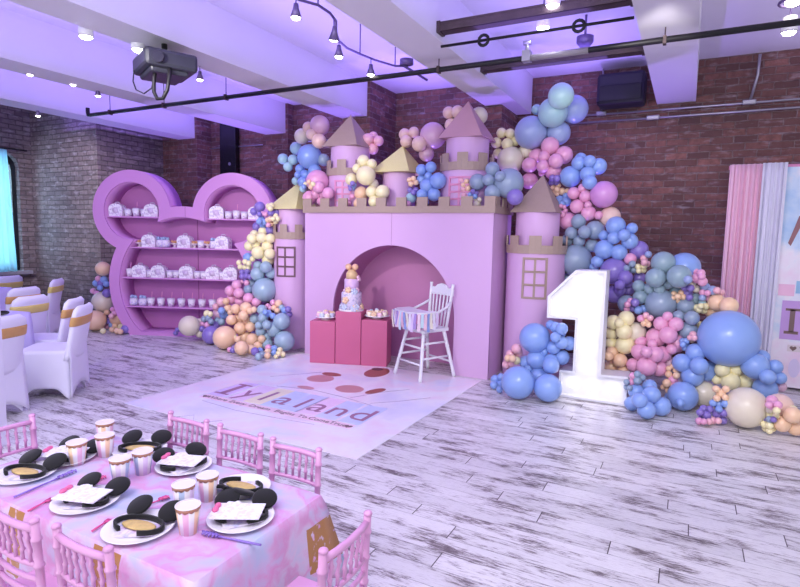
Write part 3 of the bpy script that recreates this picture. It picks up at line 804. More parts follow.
def make_dish():
    r = obj('dessert_dish', MB().lathe([(0, 0), (0.03, 0), (0.012, 0.015), (0.012, 0.03), (0.045, 0.045), (0.05, 0.055), (0.0, 0.05)], 16), M('pale dish', (232, 214, 226), 0.4))
    pc = MB(); rd = random.Random(5)
    for _ in range(7): pc.sph((rd.uniform(-.03, .03), rd.uniform(-.03, .03), 0.06 + rd.uniform(0, .015)), 0.015, 8, 6)
    obj('candy', pc, M('orange gold candy', (226, 168, 120), 0.5, var=0.2, vscale=40), r)
    return r


PROTO = dict(g=make_gable(), c=make_treat_cup(), t=make_tub(), b=make_bag(), d=make_dish())
NAMEK = dict(g=('gable favour box', 'box'), c=('treat cup with straw', 'cup'), t=('snack tub', 'tub'), b=('sweet bag', 'sweets'), d=('dessert dish', 'dessert'))
SZ = dict(g=1.18, c=1.12, t=1.1, b=1.2, d=1.2)
rows = [(1.735, 'in the shelf\'s left round lobe', [('g', 117), ('t', 127.5), ('c', 135.5), ('t', 143.5), ('g', 152)], 214),
        (1.725, 'in the shelf\'s right round lobe', [('g', 217), ('t', 228), ('c', 236), ('t', 244), ('g', 256)], 218),
        (1.295, 'on the shelf\'s top body board', [('d', 139), ('g', 149.6), ('b', 160), ('b', 165.5), ('d', 174), ('g', 185), ('d', 194), ('t', 200.5), ('d', 207), ('b', 213.5), ('g', 223)], 246),
        (0.85, 'on the shelf\'s middle body board', [('c', 129.5), ('g', 140), ('t', 149.5), ('g', 159), ('t', 169.5), ('t', 176), ('g', 187), ('t', 197), ('t', 203.5), ('g', 213.5), ('t', 222), ('g', 231)], 277),
        (0.425, 'on the shelf\'s lowest board', [('b', 133.5), ('b', 142.5), ('c', 150.5), ('c', 160.5), ('c', 170.5), ('c', 181), ('c', 191), ('c', 201.5), ('c', 212)], 307)]
ORD = ['first', 'second', 'third', 'fourth', 'fifth', 'sixth', 'seventh', 'eighth', 'ninth', 'tenth', 'eleventh', 'twelfth']
used = set()
for z, ph, items, py in rows:
    cnt = {}
    tot = {k: sum(1 for q in items if q[0] == k) for k in 'gctbd'}
    for k, px in items:
        i = cnt.get(k, 0); cnt[k] = i + 1
        pos = '' if tot[k] == 1 else ', %s from the left' % ORD[i]
        lab = 'pastel printed %s %s%s' % (NAMEK[k][0], ph, pos)
        loc = shelf_pt(shelf_u(px, py), 0.12, z); grp = NAMEK[k][0] + 's on the shelf'
        if k not in used:
            o = PROTO[k]; used.add(k); o.location = loc; o.rotation_euler = (0, 0, R_(23)); tag(o, lab, NAMEK[k][1], grp); o.scale = (SZ[k],) * 3
        else: dup(PROTO[k], loc, R_(23 + random.uniform(-6, 6)), lab, grp, (SZ[k],) * 3)

# ------------------------------------------------------------------ floor mat with lettering
fm = thing('floor_mat', 'square pastel watercolour vinyl floor mat lettered Iylaland before the castle', 'mat', (0, 0, 0))
mc = [atZ(124, 403.5), atZ(356.4, 460), atZ(481.5, 381.3), Vector((-4.36, 5.56, 0))]
obj('sheet', MB().slab([(p.x, p.y) for p in mc], 0.0005, 0.004), MMAT, fm)
TILE = [M('mat tile %d' % i, c, 0.3, var=0.08) for i, c in enumerate(((222, 202, 244), (240, 214, 242), (248, 238, 206), (208, 224, 250), (208, 220, 252), (246, 220, 242), (210, 224, 252), (206, 222, 252)))]
xs_ = [-3.875, -3.63, -3.43, -3.225, -3.02, -2.83, -2.62, -2.385]
for i, (ch, x) in enumerate(zip('Iylaland', xs_)):
    obj('letter_tile', MB().box(x - 0.1, x + 0.1, 3.70, 4.2, 0.004, 0.0052), TILE[i], fm)
    if ch == 'I':
        mb = MB().box(-0.03, 0.03, 0.02, 0.34, 0, 0.0012).box(-0.085, 0.085, 0, 0.03, 0, 0.0012).box(-0.085, 0.085, 0.33, 0.36, 0, 0.0012)
        obj('letter', mb, MINK, fm, (x, 3.76, 0.0056))
    else:
        obj('letter', text_mesh(ch, 0.42, 0.001, 'letter', MINK), None, fm, (x, 3.795, 0.0062))
rb = MB().box(-3.97, -2.3, 3.585, 3.685, 0.004, 0.005)
obj('ribbon', rb, M('pale pink ribbon print', (244, 214, 226), 0.3), fm)
for wd, x in (('Where', -3.78), ('Every', -3.53), ('Dream', -3.27), ('Begins', -2.99), ('To', -2.80), ('Come', -2.63), ('True', -2.44)): obj('ribbon_word', text_mesh(wd, 0.085, 0.001, 'ribbon_word', MTAPE), None, fm, (x, 3.61, 0.0058))


def heart(s): return [(s * (16 * math.sin(t) ** 3) / 16, s * (13 * math.cos(t) - 5 * math.cos(2 * t) - 2 * math.cos(3 * t) - math.cos(4 * t)) / 16) for t in [2 * PI * i / 28 for i in range(28)]][::-1]


for x in (-3.93, -2.34): obj('heart', MB().slab([(x + a, 3.632 + b) for a, b in heart(0.035)], 0.005, 0.0062), MTAPE, fm)


def ell(cx, cy, rx, ry, rot=0, n=28): return [(cx + rx * math.cos(a) * math.cos(rot) - ry * math.sin(a) * math.sin(rot), cy + rx * math.cos(a) * math.sin(rot) + ry * math.sin(a) * math.cos(rot)) for a in [2 * PI * i / n for i in range(n)]]


MSK = M('brown print ink', (160, 92, 80), 0.3, var=0.25, vscale=9); MSKL = M('tan print ink', (206, 150, 150), 0.3); MDK = M('dark print ink', (60, 36, 48), 0.3)
for nm, pts, mm, z in (('print_oval', ell(-3.02, 5.27, 0.13, 0.22, 0.15), MSK, 0.005), ('print_patch', ell(-3.09, 5.40, 0.07, 0.06), MDK, 0.0058), ('print_oval', ell(-3.40, 4.72, 0.15, 0.14), MSKL, 0.005), ('print_patch', ell(-3.40, 4.93, 0.12, 0.07), MSK, 0.0056),
                       ('print_oval', ell(-2.92, 4.55, 0.15, 0.13), MSKL, 0.005), ('print_patch', ell(-2.66, 4.62, 0.06, 0.13, -0.3), MSK, 0.005), ('print_patch', ell(-3.32, 4.36, 0.1, 0.05), MSKL, 0.005)):
    obj(nm, MB().slab(pts, 0.004, z), mm, fm)
MLN = M('grey print line', (150, 130, 160), 0.3)
for pts in ([(-3.9, 4.5), (-3.7, 4.75), (-3.55, 4.95)], [(-2.75, 4.3), (-2.6, 4.6), (-2.4, 4.85)], [(-3.6, 4.25), (-3.2, 4.33), (-2.8, 4.28), (-2.45, 4.2)], [(-2.5, 4.25), (-2.3, 4.45), (-2.1, 4.7)], [(-3.85, 3.52), (-3.4, 3.47), (-2.9, 3.50), (-2.6, 3.53)], [(-3.75, 3.0), (-3.6, 3.2), (-3.45, 3.05), (-3.3, 3.22)]):
    obj('print_line', MB().tube([(x, y, 0.0042) for x, y in pts], 0.0025 if pts[0][1] > 3.9 else 0.002, 5), MLN, fm)

# ------------------------------------------------------------------ plinths, cake, treats
pa_ = R_(18.8); pdir = Vector((math.cos(pa_), math.sin(pa_), 0)); pn = Vector((-math.sin(pa_), math.cos(pa_), 0))
P0 = Vector((-3.945, 5.252, 0.004))
PH = (0.505, 0.632, 0.545)
PC = []
for i, (nm, lab) in enumerate((('low', 'shortest magenta square plinth, left of the three by the castle arch'), ('tall', 'tallest magenta square plinth holding the tiered cake'), ('mid', 'magenta square plinth beside the highchair, right of the three'))):
    o = obj('plinth', MB().box(0.003, 0.311, 0, 0.31, 0, PH[i], bev=0.006), MMAG, None, P0 + pdir * 0.314 * i, pa_)
    tag(o, lab, 'plinth', 'magenta plinths'); PC.append(P0 + pdir * (0.314 * i + 0.157) + pn * 0.155 + Vector((0, 0, PH[i])))
ck = thing('tiered_cake', 'three tier pastel birthday cake with sugar flowers and gold balls on top', 'cake', PC[1]); ck.scale = (1.12,) * 3
obj('cake_board', MB().lathe([(0, 0), (0.135, 0), (0.135, 0.015), (0, 0.015)], 28), MWH, ck)
MCK = print_material('lavender icing print', (226, 214, 238), ((176, 168, 206), (240, 226, 240)), 38)
obj('tier', MB().lathe([(0, 0.015), (0.108, 0.015), (0.108, 0.19), (0.1, 0.2), (0, 0.2)], 28), MCK, ck)
obj('tier', MB().lathe([(0, 0.2), (0.078, 0.2), (0.078, 0.335), (0.072, 0.34), (0, 0.34)], 28), M('pink lilac icing', (222, 186, 226), 0.5, var=0.2, vscale=20), ck)
obj('tier', MB().lathe([(0, 0.34), (0.062, 0.34), (0.06, 0.40), (0.03, 0.435), (0, 0.44)], 24), M('gold dusted icing', (222, 190, 140), 0.4, var=0.2, vscale=30), ck)
for dx in (-0.042, 0.042): obj('topper_ball', MB().sph((dx, 0, 0.465), 0.036, 14, 10), M('pearl gold ball', (236, 190, 150), 0.25, coat=0.5), ck)
rd = random.Random(9); FC = [M('icing peach', (240, 206, 170), 0.5), M('icing pink', (240, 196, 214), 0.5), M('icing cream', (246, 236, 214), 0.5), M('icing blue', (206, 214, 236), 0.5)]


def flower(r):
    mb = MB()
    for k in range(5): mb.sph((r * 0.7 * math.cos(k * 1.257), r * 0.7 * math.sin(k * 1.257), 0), r * 0.55, 8, 6)
    return mb.sph((0, 0, r * 0.2), r * 0.4, 8, 6)


for k in range(20):
    a = rd.uniform(0, 2 * PI); z, rr = rd.choice(((0.03, 0.118), (0.045, 0.115), (0.21, 0.095), (0.225, 0.09), (0.345, 0.075), (0.12, 0.112)))
    o = obj('sugar_flower', flower(rd.uniform(0.022, 0.034)), rd.choice(FC), ck, (rr * math.cos(a), rr * math.sin(a), z)); o.rotation_euler = (PI / 2 * 0.8, 0, a + PI / 2)


def treat_plate(loc, lab, cols, n, r=0.1, seed=1):
    t = thing('treat_stand', lab, 'treats', loc)
    obj('plate', MB().lathe([(0, 0.0), (0.06, 0.0), (0.05, 0.02), (r, 0.035), (r, 0.04), (0, 0.036)], 24), MPLATE, t)
    q = random.Random(seed)
    for k in range(n):
        a = 2 * PI * k / (n - 1); rr = 0 if k == n - 1 else r * 0.68
        c = obj('cake_pop', MB().sph((0, 0, 0), 0.033, 12, 8, (1, 1, 1.0)), M('icing ' + cols[k % len(cols)], (200, 200, 200)), t, (rr * math.cos(a), rr * math.sin(a), 0.062 + (0.02 if rr == 0 else 0)))
        obj('icing_flower', flower(0.018), FC[q.randrange(4)], c, (0, -0.006, 0.03))


treat_plate(PC[0], 'plate of pale blue and cream iced treats on the shortest plinth', ['blue', 'cream', 'pink'], 9, 0.125, seed=2)
treat_plate(PC[2], 'plate of cream and dark iced treats on the plinth beside highchair', ['cream', 'peach', 'pink'], 10, 0.15, seed=4)

# ------------------------------------------------------------------ highchair
hn = Vector((-0.21, -0.43, 0)).normalized()    # direction it faces
hrz = math.atan2(hn.y, hn.x) + PI / 2           # local -y faces hn
hc = thing('high_chair', 'white wooden highchair with pastel tassel banner round its tray', 'highchair', (-2.52, 5.455, 0.004), hrz)
SEAT = 0.52
for sx in (-1, 1):
    for sy in (-1, 1):
        top = Vector((sx * 0.145, sy * 0.14, SEAT)); bot = Vector((sx * 0.23, sy * 0.24, 0))
        pts = [bot + (top - bot) * t for t in (0, 0.05, 0.2, 0.3, 0.33, 0.36, 0.5, 0.63, 0.66, 0.69, 0.9, 1)]
        obj('leg', MB().tube(pts, [0.016, 0.02, 0.019, 0.018, 0.022, 0.018, 0.021, 0.019, 0.023, 0.019, 0.02, 0.018], 10), MWH, hc)


def legpt(sx, sy, t): return Vector((sx * (0.23 - 0.085 * t), sy * (0.24 - 0.10 * t), SEAT * t))


for t, pairs in ((0.33, (((-1, -1), (1, -1)), ((-1, 1), (1, 1)))), (0.45, (((-1, -1), (-1, 1)), ((1, -1), (1, 1)))), (0.66, (((-1, -1), (1, -1)),)), (0.75, (((-1, -1), (-1, 1)), ((1, -1), (1, 1))))):
    for a, b in pairs: obj('stretcher', MB().tube([legpt(*a, t), legpt(*b, t)], 0.012, 8), MWH, hc)
obj('seat', MB().slab([(x * 0.19, y * 0.18) for x, y in ell(0, 0, 1, 1, 0, 32)] if False else [(-0.19, -0.17), (-0.17, -0.19), (0.17, -0.19), (0.19, -0.17), (0.17, 0.19), (-0.17, 0.19)], SEAT - 0.01, SEAT + 0.025), MWH, hc)
for sx in (-1, 1):
    obj('back_post', MB().tube([(sx * 0.15, 0.17, SEAT), (sx * 0.165, 0.19, SEAT + 0.2), (sx * 0.18, 0.22, SEAT + 0.45), (sx * 0.183, 0.225, SEAT + 0.5)], [0.016, 0.018, 0.016, 0.018], 10), MWH, hc)
    obj('armrest', MB().tube([(sx * 0.17, 0.2, SEAT + 0.3), (sx * 0.2, 0.12, SEAT + 0.25), (sx * 0.205, -0.02, SEAT + 0.2), (sx * 0.2, -0.17, SEAT + 0.2)], 0.015, 8), MWH, hc)
    obj('arm_support', MB().tube([(sx * 0.165, -0.1, SEAT), (sx * 0.2, -0.12, SEAT + 0.2)], 0.013, 8), MWH, hc)
for k in range(5):
    x = -0.1 + 0.05 * k
    obj('back_spindle', MB().tube([(x, 0.17, SEAT + 0.02), (x * 1.1, 0.19, SEAT + 0.2), (x * 1.2, 0.212, SEAT + 0.4)], [0.008, 0.011, 0.008], 8), MWH, hc)
crest = [(-0.19, 0)] + [(-0.19, 0.07), (-0.15, 0.085), (-0.11, 0.075), (-0.07, 0.11), (0, 0.128), (0.07, 0.11), (0.11, 0.075), (0.15, 0.085), (0.19, 0.07), (0.19, 0)]
o = obj('crest_rail', MB().prism(crest, -0.013, 0.013), MWH, hc, (0, 0.217, SEAT + 0.37)); o.rotation_euler = (-0.1, 0, 0)
tray = [(-0.25, 0.0), (-0.25, -0.16), (-0.2, -0.24), (-0.1, -0.27), (0.1, -0.27), (0.2, -0.24), (0.25, -0.16), (0.25, 0.0), (0.16, 0.0), (0.13, -0.05), (-0.13, -0.05), (-0.16, 0.0)]
tp = obj('tray', MB().slab([(x, y - 0.04) for x, y in tray][::-1], SEAT + 0.2, SEAT + 0.222), MWH, hc)
TC = [M('tassel %d' % i, c, 0.7, var=0.1) for i, c in enumerate(((232, 226, 240), (240, 214, 226), (150, 170, 226), (226, 206, 236), (200, 226, 236), (244, 236, 214), (176, 150, 214), (238, 196, 214)))]
fr_ = [Vector((x, y - 0.045, 0)) for x, y in ((-0.255, 0.0), (-0.255, -0.16), (-0.205, -0.245), (-0.1, -0.277), (0.1, -0.277), (0.205, -0.245), (0.255, -0.16), (0.255, 0.0))]
def along(path, n):
    L = [0]
    for a, b in zip(path, path[1:]): L.append(L[-1] + (b - a).length)
    out = []
    for k in range(n):
        s = L[-1] * (k + 0.5) / n; i = max(j for j in range(len(L) - 1) if L[j] <= s)
        d = (path[i + 1] - path[i]).normalized(); out.append((path[i] + d * (s - L[i]), d))
    return out
for k, (p, d) in enumerate(along(fr_, 26)):
    ln = 0.15 + 0.045 * ((k * 7) % 5) / 4; w = 0.017; nrm = Vector((d.y, -d.x, 0))
    pts = []
    a = MB(); q = [(p + d * (sx * w * (0.8 + 0.25 * t)) + nrm * (0.004 + 0.012 * math.sin(t * 3 + k)) + Vector((0, 0, SEAT + 0.213 - ln * t))) for t in (0, 0.33, 0.66, 1) for sx in (-1, 1)]
    q2 = [v + nrm * 0.006 for v in q]
    fs = [(2 * i, 2 * i + 1, 2 * i + 3, 2 * i + 2) for i in range(3)] + [(8 + 2 * i, 8 + 2 * i + 2, 8 + 2 * i + 3, 8 + 2 * i + 1) for i in range(3)] + [(2 * i, 2 * i + 2, 2 * i + 10, 2 * i + 8) for i in range(3)] + [(2 * i + 1, 2 * i + 9, 2 * i + 11, 2 * i + 3) for i in range(3)] + [(6, 7, 15, 14), (0, 8, 9, 1)]
    a.add(q + q2, fs); obj('tassel', a, TC[(k * 3) % 8], hc)

# ------------------------------------------------------------------ marquee number
mq = thing('marquee_number', 'tall glowing white marquee number 1 filled with round bulbs', 'marquee number', (0, 5.41, 0))
ONE = [(-1.195, 0.985), (-0.945, 1.25), (-0.665, 1.255), (-0.662, 0.275), (-0.425, 0.285), (-0.424, 0.004), (-1.048, 0.004), (-1.046, 0.268), (-0.921, 0.274), (-0.921, 0.775), (-1.193, 0.772)]
def inset(poly, d):
    n = len(poly); out = []
    for i in range(n):
        p0, p1, p2 = Vector(poly[i - 1]), Vector(poly[i]), Vector(poly[(i + 1) % n])
        e1 = (p1 - p0).normalized(); e2 = (p2 - p1).normalized(); n1 = Vector((e1.y, -e1.x)); n2 = Vector((e2.y, -e2.x)); b = (n1 + n2)
        k = d / max(0.3, (1 + n1.dot(n2))); q = p1 + b * k; out.append((q.x, q.y))
    return out
ins = inset(ONE, 0.022)
DEP = 0.26
obj('rim', flat([ONE, ins], DEP, 'rim', MWH), None, mq, (0, DEP / 2, 0))
obj('face', flat([ins], 0.02, 'face', M('bright white panel', (228, 228, 234), 0.35)), None, mq, (0, 0.075, 0))
obj('back', flat([ONE], 0.02, 'back', MWH), None, mq, (0, DEP - 0.01, 0))
for (x, z) in ((-0.86, 1.13), (-0.75, 1.0), (-1.06, 0.9), (-0.80, 1.16), (-0.92, 0.98), (-0.79, 0.86), (-0.79, 0.68), (-0.79, 0.50), (-0.79, 0.32), (-0.92, 0.14), (-0.74, 0.14), (-0.55, 0.14)):
    obj('bulb', MB().sph((x, 0.03, z), 0.036, 14, 10), MBULB, mq)

# ------------------------------------------------------------------ backdrop with drapes
BY = 7.0
bs = thing('backdrop_stand', 'slim white pipe stand holding the drapes and cloud backdrop', 'stand', (0, BY, 0))
obj('crossbar', MB().tube([(0.32, 0, 2.34), (2.6, 0, 2.34)], 0.022, 10), M('pink crossbar cover', (232, 150, 190), 0.6), bs)
for x in (0.35, 2.55):
    obj('pole', MB().tube([(x, 0, 0), (x, 0, 2.36)], 0.02, 10), MWH, bs)
    obj('base_plate', MB().box(x - 0.2, x + 0.2, -0.2, 0.2, 0, 0.012), MWH, bs)
pk = obj('pink_curtain', curtain_mesh(0.33, 0.64, 0.02, 2.37, 0.03, 6.5, seed=8), MPINKC, None, (0, BY - 0.05, 0)); solid(pk); tag(pk, 'pleated pink drape hanging on the backdrop stand against brick', 'curtain')
pk = obj('white_curtain', curtain_mesh(0.62, 0.83, 0.02, 2.37, 0.03, 4.2, seed=5), MSHEER, None, (0, BY - 0.09, 0)); solid(pk); tag(pk, 'white sheer drape between the pink drape and cloud banner', 'curtain')
bn = thing('printed_banner', 'pastel cloud printed banner with a purple letter I block', 'banner', (0, BY - 0.02, 0))
obj('sheet', MB().box(0.79, 2.5, -0.006, 0.006, 0.03, 2.33), MBACK, bn)
MPUR = M('purple print tile', (196, 156, 220), 0.5)
obj('letter_tile', MB().box(0.905, 1.115, -0.01, 0, 0.54, 0.95), MPUR, bn)
obj('letter', MB().box(0.98, 1.025, -0.014, -0.009, 0.62, 0.86).box(0.94, 1.065, -0.014, -0.009, 0.60, 0.63).box(0.94, 1.065, -0.014, -0.009, 0.845, 0.87), MTAPE, bn)
obj('letter_tile', MB().box(1.15, 1.36, -0.01, 0, 0.54, 0.95), M('pink print tile', (240, 190, 220), 0.5), bn)
obj('letter_tile', MB().box(0.86, 1.0, -0.01, 0, 1.0, 1.12), MATS['pink print tile'], bn)
obj('letter_tile', MB().box(1.01, 1.12, -0.01, 0, 1.03, 1.16), M('blue print tile', (150, 190, 226), 0.5), bn)
obj('letter', text_mesh('y', 0.3, 0.004, 'letter', MTAPE, True), None, bn, (1.25, -0.012, 0.66))
obj('ribbon', MB().box(0.985, 2.1, -0.01, 0, 0.415, 0.485), M('pale ribbon print', (226, 212, 220), 0.5), bn)
for wd, x in (('Where', 1.09), ('Every', 1.32), ('Dream', 1.52)): obj('ribbon_word', text_mesh(wd, 0.065, 0.004, 'ribbon_word', MTAPE, True, 'LEFT'), None, bn, (x, -0.012, 0.428))
obj('heart', MB().prism([(1.035 + a, 0.45 + b) for a, b in heart(0.03)], -0.014, -0.009), MTAPE, bn)
obj('print_patch', MB().prism([(0.905, 1.55), (0.93, 1.52), (1.0, 1.72), (1.02, 1.84), (0.98, 1.83)], -0.011, -0.004), M('brown print patch', (150, 100, 110), 0.5), bn)
obj('print_patch', MB().prism([(x, z) for x, z in ell(1.06, 0.24, 0.05, 0.1)], -0.011, -0.004), M('lilac print patch', (220, 206, 240), 0.5), bn)

# ------------------------------------------------------------------ party table, pink chairs
TX0, TX1, TY0, TY1, TZ = -2.62, -1.25, 1.10, 1.735, 0.50
tb = thing('party_table', 'low rectangular children\'s party table with black legs under pastel cloth', 'table', ((TX0 + TX1) / 2, (TY0 + TY1) / 2, 0))
hw, hd = (TX1 - TX0) / 2, (TY1 - TY0) / 2
obj('tabletop', MB().box(-hw + 0.01, hw - 0.01, -hd + 0.01, hd - 0.01, TZ - 0.03, TZ - 0.004, bev=0.006), MWH, tb)
for sx in (-1, 1):
    for sy in (-1, 1): obj('leg', MB().tube([(sx * (hw - 0.06), sy * (hd - 0.06), 0), (sx * (hw - 0.06), sy * (hd - 0.06), TZ - 0.03)], 0.016, 10), MBLK, tb)


def tablecloth(hw, hd, drop, corner, amp, seed, flare=0.03):
    rnd = random.Random(seed); mb = MB(); per = []
    def side(a, b, n):
        for i in range(n): per.append((a[0] + (b[0] - a[0]) * i / n, a[1] + (b[1] - a[1]) * i / n))
    nx, ny = 40, 22
    side((-hw, -hd), (hw, -hd), nx); side((hw, -hd), (hw, hd), ny); side((hw, hd), (-hw, hd), nx); side((-hw, hd), (-hw, -hd), ny)
    k = len(per); rows = 9; vs = []; ph = rnd.uniform(0, 6)
    for r in range(rows + 1):
        t = r / rows
        for i, (x, y) in enumerate(per):
            n = Vector((x / hw, y / hd)); ax_, ay_ = abs(n.x), abs(n.y); nn = Vector((math.copysign(ax_ ** 14, n.x), math.copysign(ay_ ** 14, n.y)))
            cw = (ax_ * ay_) ** 10
            if nn.length > 0: nn.normalize()
            s_ = i / k * 2 * PI
            off = t * flare + t * cw * corner + (amp * t * (math.sin(s_ * 17 + ph) + 0.6 * math.sin(s_ * 31 + 2 * ph)))
            edge = 0.008 * math.sin(min(1, t * 8) * PI / 2)
            vs.append((x + nn.x * (off + edge), y + nn.y * (off + edge), -t * drop * (1 + 0.25 * cw + 0.05 * math.sin(s_ * 9 + ph)) - (0.0 if r else 0)))
    fs = [(r * k + i, r * k + (i + 1) % k, (r + 1) * k + (i + 1) % k, (r + 1) * k + i) for r in range(rows) for i in range(k)]
    mb.add(vs, fs, True); mb.add([(x, y, 0) for x, y in per], [tuple(range(k))], False)
    return mb


cl = obj('tablecloth', tablecloth(hw + 0.004, hd + 0.004, 0.31, 0.10, 0.010, 3), MCLOTH, None, ((TX0 + TX1) / 2, (TY0 + TY1) / 2, TZ)); solid(cl, 0.002)
tag(cl, 'pastel marbled plastic cloth with gold drips over the low party table', 'tablecloth')
cl.modifiers['thickness'].offset = 1 if False else 0


def make_chiavari():
    w, d, sh_, H = 0.125, 0.125, 0.32, 0.635
    t = thing('chiavari_chair', '', 'chair', (0, 0, 0))
    obj('seat', MB().box(-w - 0.012, w + 0.012, -d - 0.01, d + 0.01, sh_ - 0.018, sh_, bev=0.006), MCH, t)
    def ringed(a, b, r, cuts):
        a, b = Vector(a), Vector(b); pts = []; rs = []
        pts.append(a); rs.append(r * 0.9)
        for c in cuts:
            for dt, k in ((-0.012, 1), (-0.006, 1.28), (0.006, 1.28), (0.012, 1)): pts.append(a + (b - a) * (c + dt)); rs.append(r * k)
        pts.append(b); rs.append(r); return MB().tube(pts, rs, 10)
    for sx in (-1, 1):
        # rear posts run from floor to top rail, slightly raked
        m_ = ringed((sx * w, -d + 0.0, 0), (sx * w, -d - 0.03, H), 0.013, (0.25, 0.5, 0.62, 0.76, 0.9)); m_.sph((sx * w, -d - 0.031, H), 0.0155, 10, 6, (1, 1, 0.7))
        obj('back_post', m_, MCH, t)
        obj('front_leg', ringed((sx * w, d, 0), (sx * w, d, sh_ - 0.01), 0.013, (0.3, 0.7)), MCH, t)
    def yb(z): return -d - 0.03 * z / H
    zt, zm = H - 0.03, H - 0.155
    def rail(z, r, dip=0.0): return MB().tube([(x, yb(z) - 0.012 * (1 - (x / w) ** 2), z + dip * (1 - (x / w) ** 2)) for x in (-w, -w * 0.5, 0, w * 0.5, w)], r, 8)
    obj('top_rail', rail(zt, 0.012), MCH, t)
    for z in (zm, zm - 0.05, zm - 0.1): obj('cross_rail', rail(z, 0.009), MCH, t)
    for k in range(6):
        x = -w + 2 * w * (k + 1) / 7; bow = 0.012 * (1 - (x / w) ** 2)
        obj('spindle', MB().tube([(x, yb(zm) - bow, zm), (x, yb(zm + 0.03) - bow, zm + 0.035), (x, yb(zm) - bow, zm + 0.042), (x, yb(zm) - bow, zm + 0.049), (x, yb(zt) - bow, zm + 0.08), (x, yb(zt) - bow, zm + 0.087), (x, yb(zt) - bow, zm + 0.094), (x, yb(zt) - bow, zt)], [0.006, 0.006, 0.0095, 0.006, 0.006, 0.0095, 0.006, 0.006], 8), MCH, t)
    for z in (0.10, 0.2):
        for sx in (-1, 1): obj('stretcher', MB().tube([(sx * w, -d, z), (sx * w, d, z)], 0.008, 8), MCH, t)
    for sy in (-1, 1): obj('stretcher', MB().tube([(-w, sy * d, 0.15), (w, sy * d, 0.15)], 0.008, 8), MCH, t)
    return t


ch0 = make_chiavari(); GC = 'pink children\'s chairs round the low party table'
spots = [(-2.135, 1.705, PI, 'pink spindle-back children\'s chair, far side of low table, left of three'), (-1.79, 1.70, PI, 'pink spindle-back children\'s chair, far side of low table, middle of three'),
         (-1.46, 1.69, PI, 'pink spindle-back children\'s chair, far side of low table, nearest the table corner'), (-1.885, 1.085, 0, 'pink children\'s chair at the near side of low table, left one'),
         (-1.545, 1.10, 0, 'pink children\'s chair at the near side of low table, right one'), (-1.035, 1.365, PI / 2, 'pink children\'s chair at the right end of low table'),
         (-2.63, 1.36, -PI / 2, 'pink children\'s chair at the far left end of low table')]
for i, (x, y, rz, lab) in enumerate(spots):
    if i == 0: ch0.location = (x, y, 0); ch0.rotation_euler = (0, 0, rz); ch0['label'] = lab; ch0['group'] = GC
    else: dup(ch0, (x, y, 0), rz, lab, GC)

# cups
def make_cup():
    t = thing('paper_cup', '', 'cup')
    obj('wall', MB().lathe([(0, 0.0), (0.03, 0.0), (0.042, 0.098), (0.0395, 0.098), (0.0285, 0.004), (0, 0.004)], 28), MCUP1, t)
    sc = MB(); N = 28
    vs = []; fs = []
    for i in range(N * 2 + 1):
        a = 2 * PI * i / (N * 2); dep = 0.008 + 0.006 * abs(math.sin(a * 6))
        vs += [(0.0428 * math.cos(a), 0.0428 * math.sin(a), 0.100), (0.0414 * math.cos(a), 0.0414 * math.sin(a), 0.098 - dep)]
    fs = [(2 * i, 2 * i + 1, 2 * i + 3, 2 * i + 2) for i in range(N * 2)]
    o = obj('gold_scallop', sc.add(vs, fs, True), M('rose gold foil', (200, 150, 120), 0.3, metal=0.5), t); solid(o, 0.0008)
    obj('rim', MB().tube([(0.042 * math.cos(R_(a)), 0.042 * math.sin(R_(a)), 0.1) for a in range(0, 360, 12)], 0.0018, 6, closed=True), MPLATE, t)
    obj('drink', MB().lathe([(0, 0.0985), (0.0405, 0.0985)], 28), M('pale lining paper', (240, 226, 240), 0.4), t)
    return t


cup0 = make_cup()
cup1 = None
CL = ['striped peach and pink paper cup farthest left on the low table', 'striped paper cup hidden furthest back at the far table edge', 'peach striped paper cup just in front of the farthest cup', 'blue and lilac striped cup, front one of the middle pair', 'lilac striped cup, rear one of the middle pair', 'paper cup behind the front cup, left of the rear pair', 'pink striped cup at right of the rear pair near the plate with gold', 'peach striped paper cup standing nearest the camera']
for i, (px, py) in enumerate(((76.6, 442), (105, 422), (104.7, 435), (120, 458), (142.4, 451), (183.5, 484), (207.5, 475), (188, 505))):
    p = atZ(px, py, TZ + 0.1); p.z = TZ + 0.001
    blue = i in (3, 4, 5)
    if i == 0: cup0.location = p; cup0['label'] = CL[0]; cup0['group'] = 'striped paper cups'; o = cup0
    else: o = dup(cup0, p, i * 0.5, CL[i], 'striped paper cups')
    if blue:
        for c in bpy.data.objects:
            if c.parent == o and c.name.startswith('wall'):
                c.data = c.data.copy() if cup1 is None else cup1; cup1 = c.data; c.data.materials[0] = MCUP2

# plates, headbands, cards
def make_plate():
    t = thing('paper_plate', '', 'plate')
    obj('dish', MB().lathe([(0, 0.002), (0.075, 0.002), (0.088, 0.006), (0.117, 0.016), (0.121, 0.016), (0.088, 0.003), (0.078, 0.0), (0, 0.0)], 40), MPLATE, t)
    obj('napkin', MB().box(-0.07, 0.07, -0.055, 0.055, 0.004, 0.010), MPLP, t, None, 0.4)
    return t


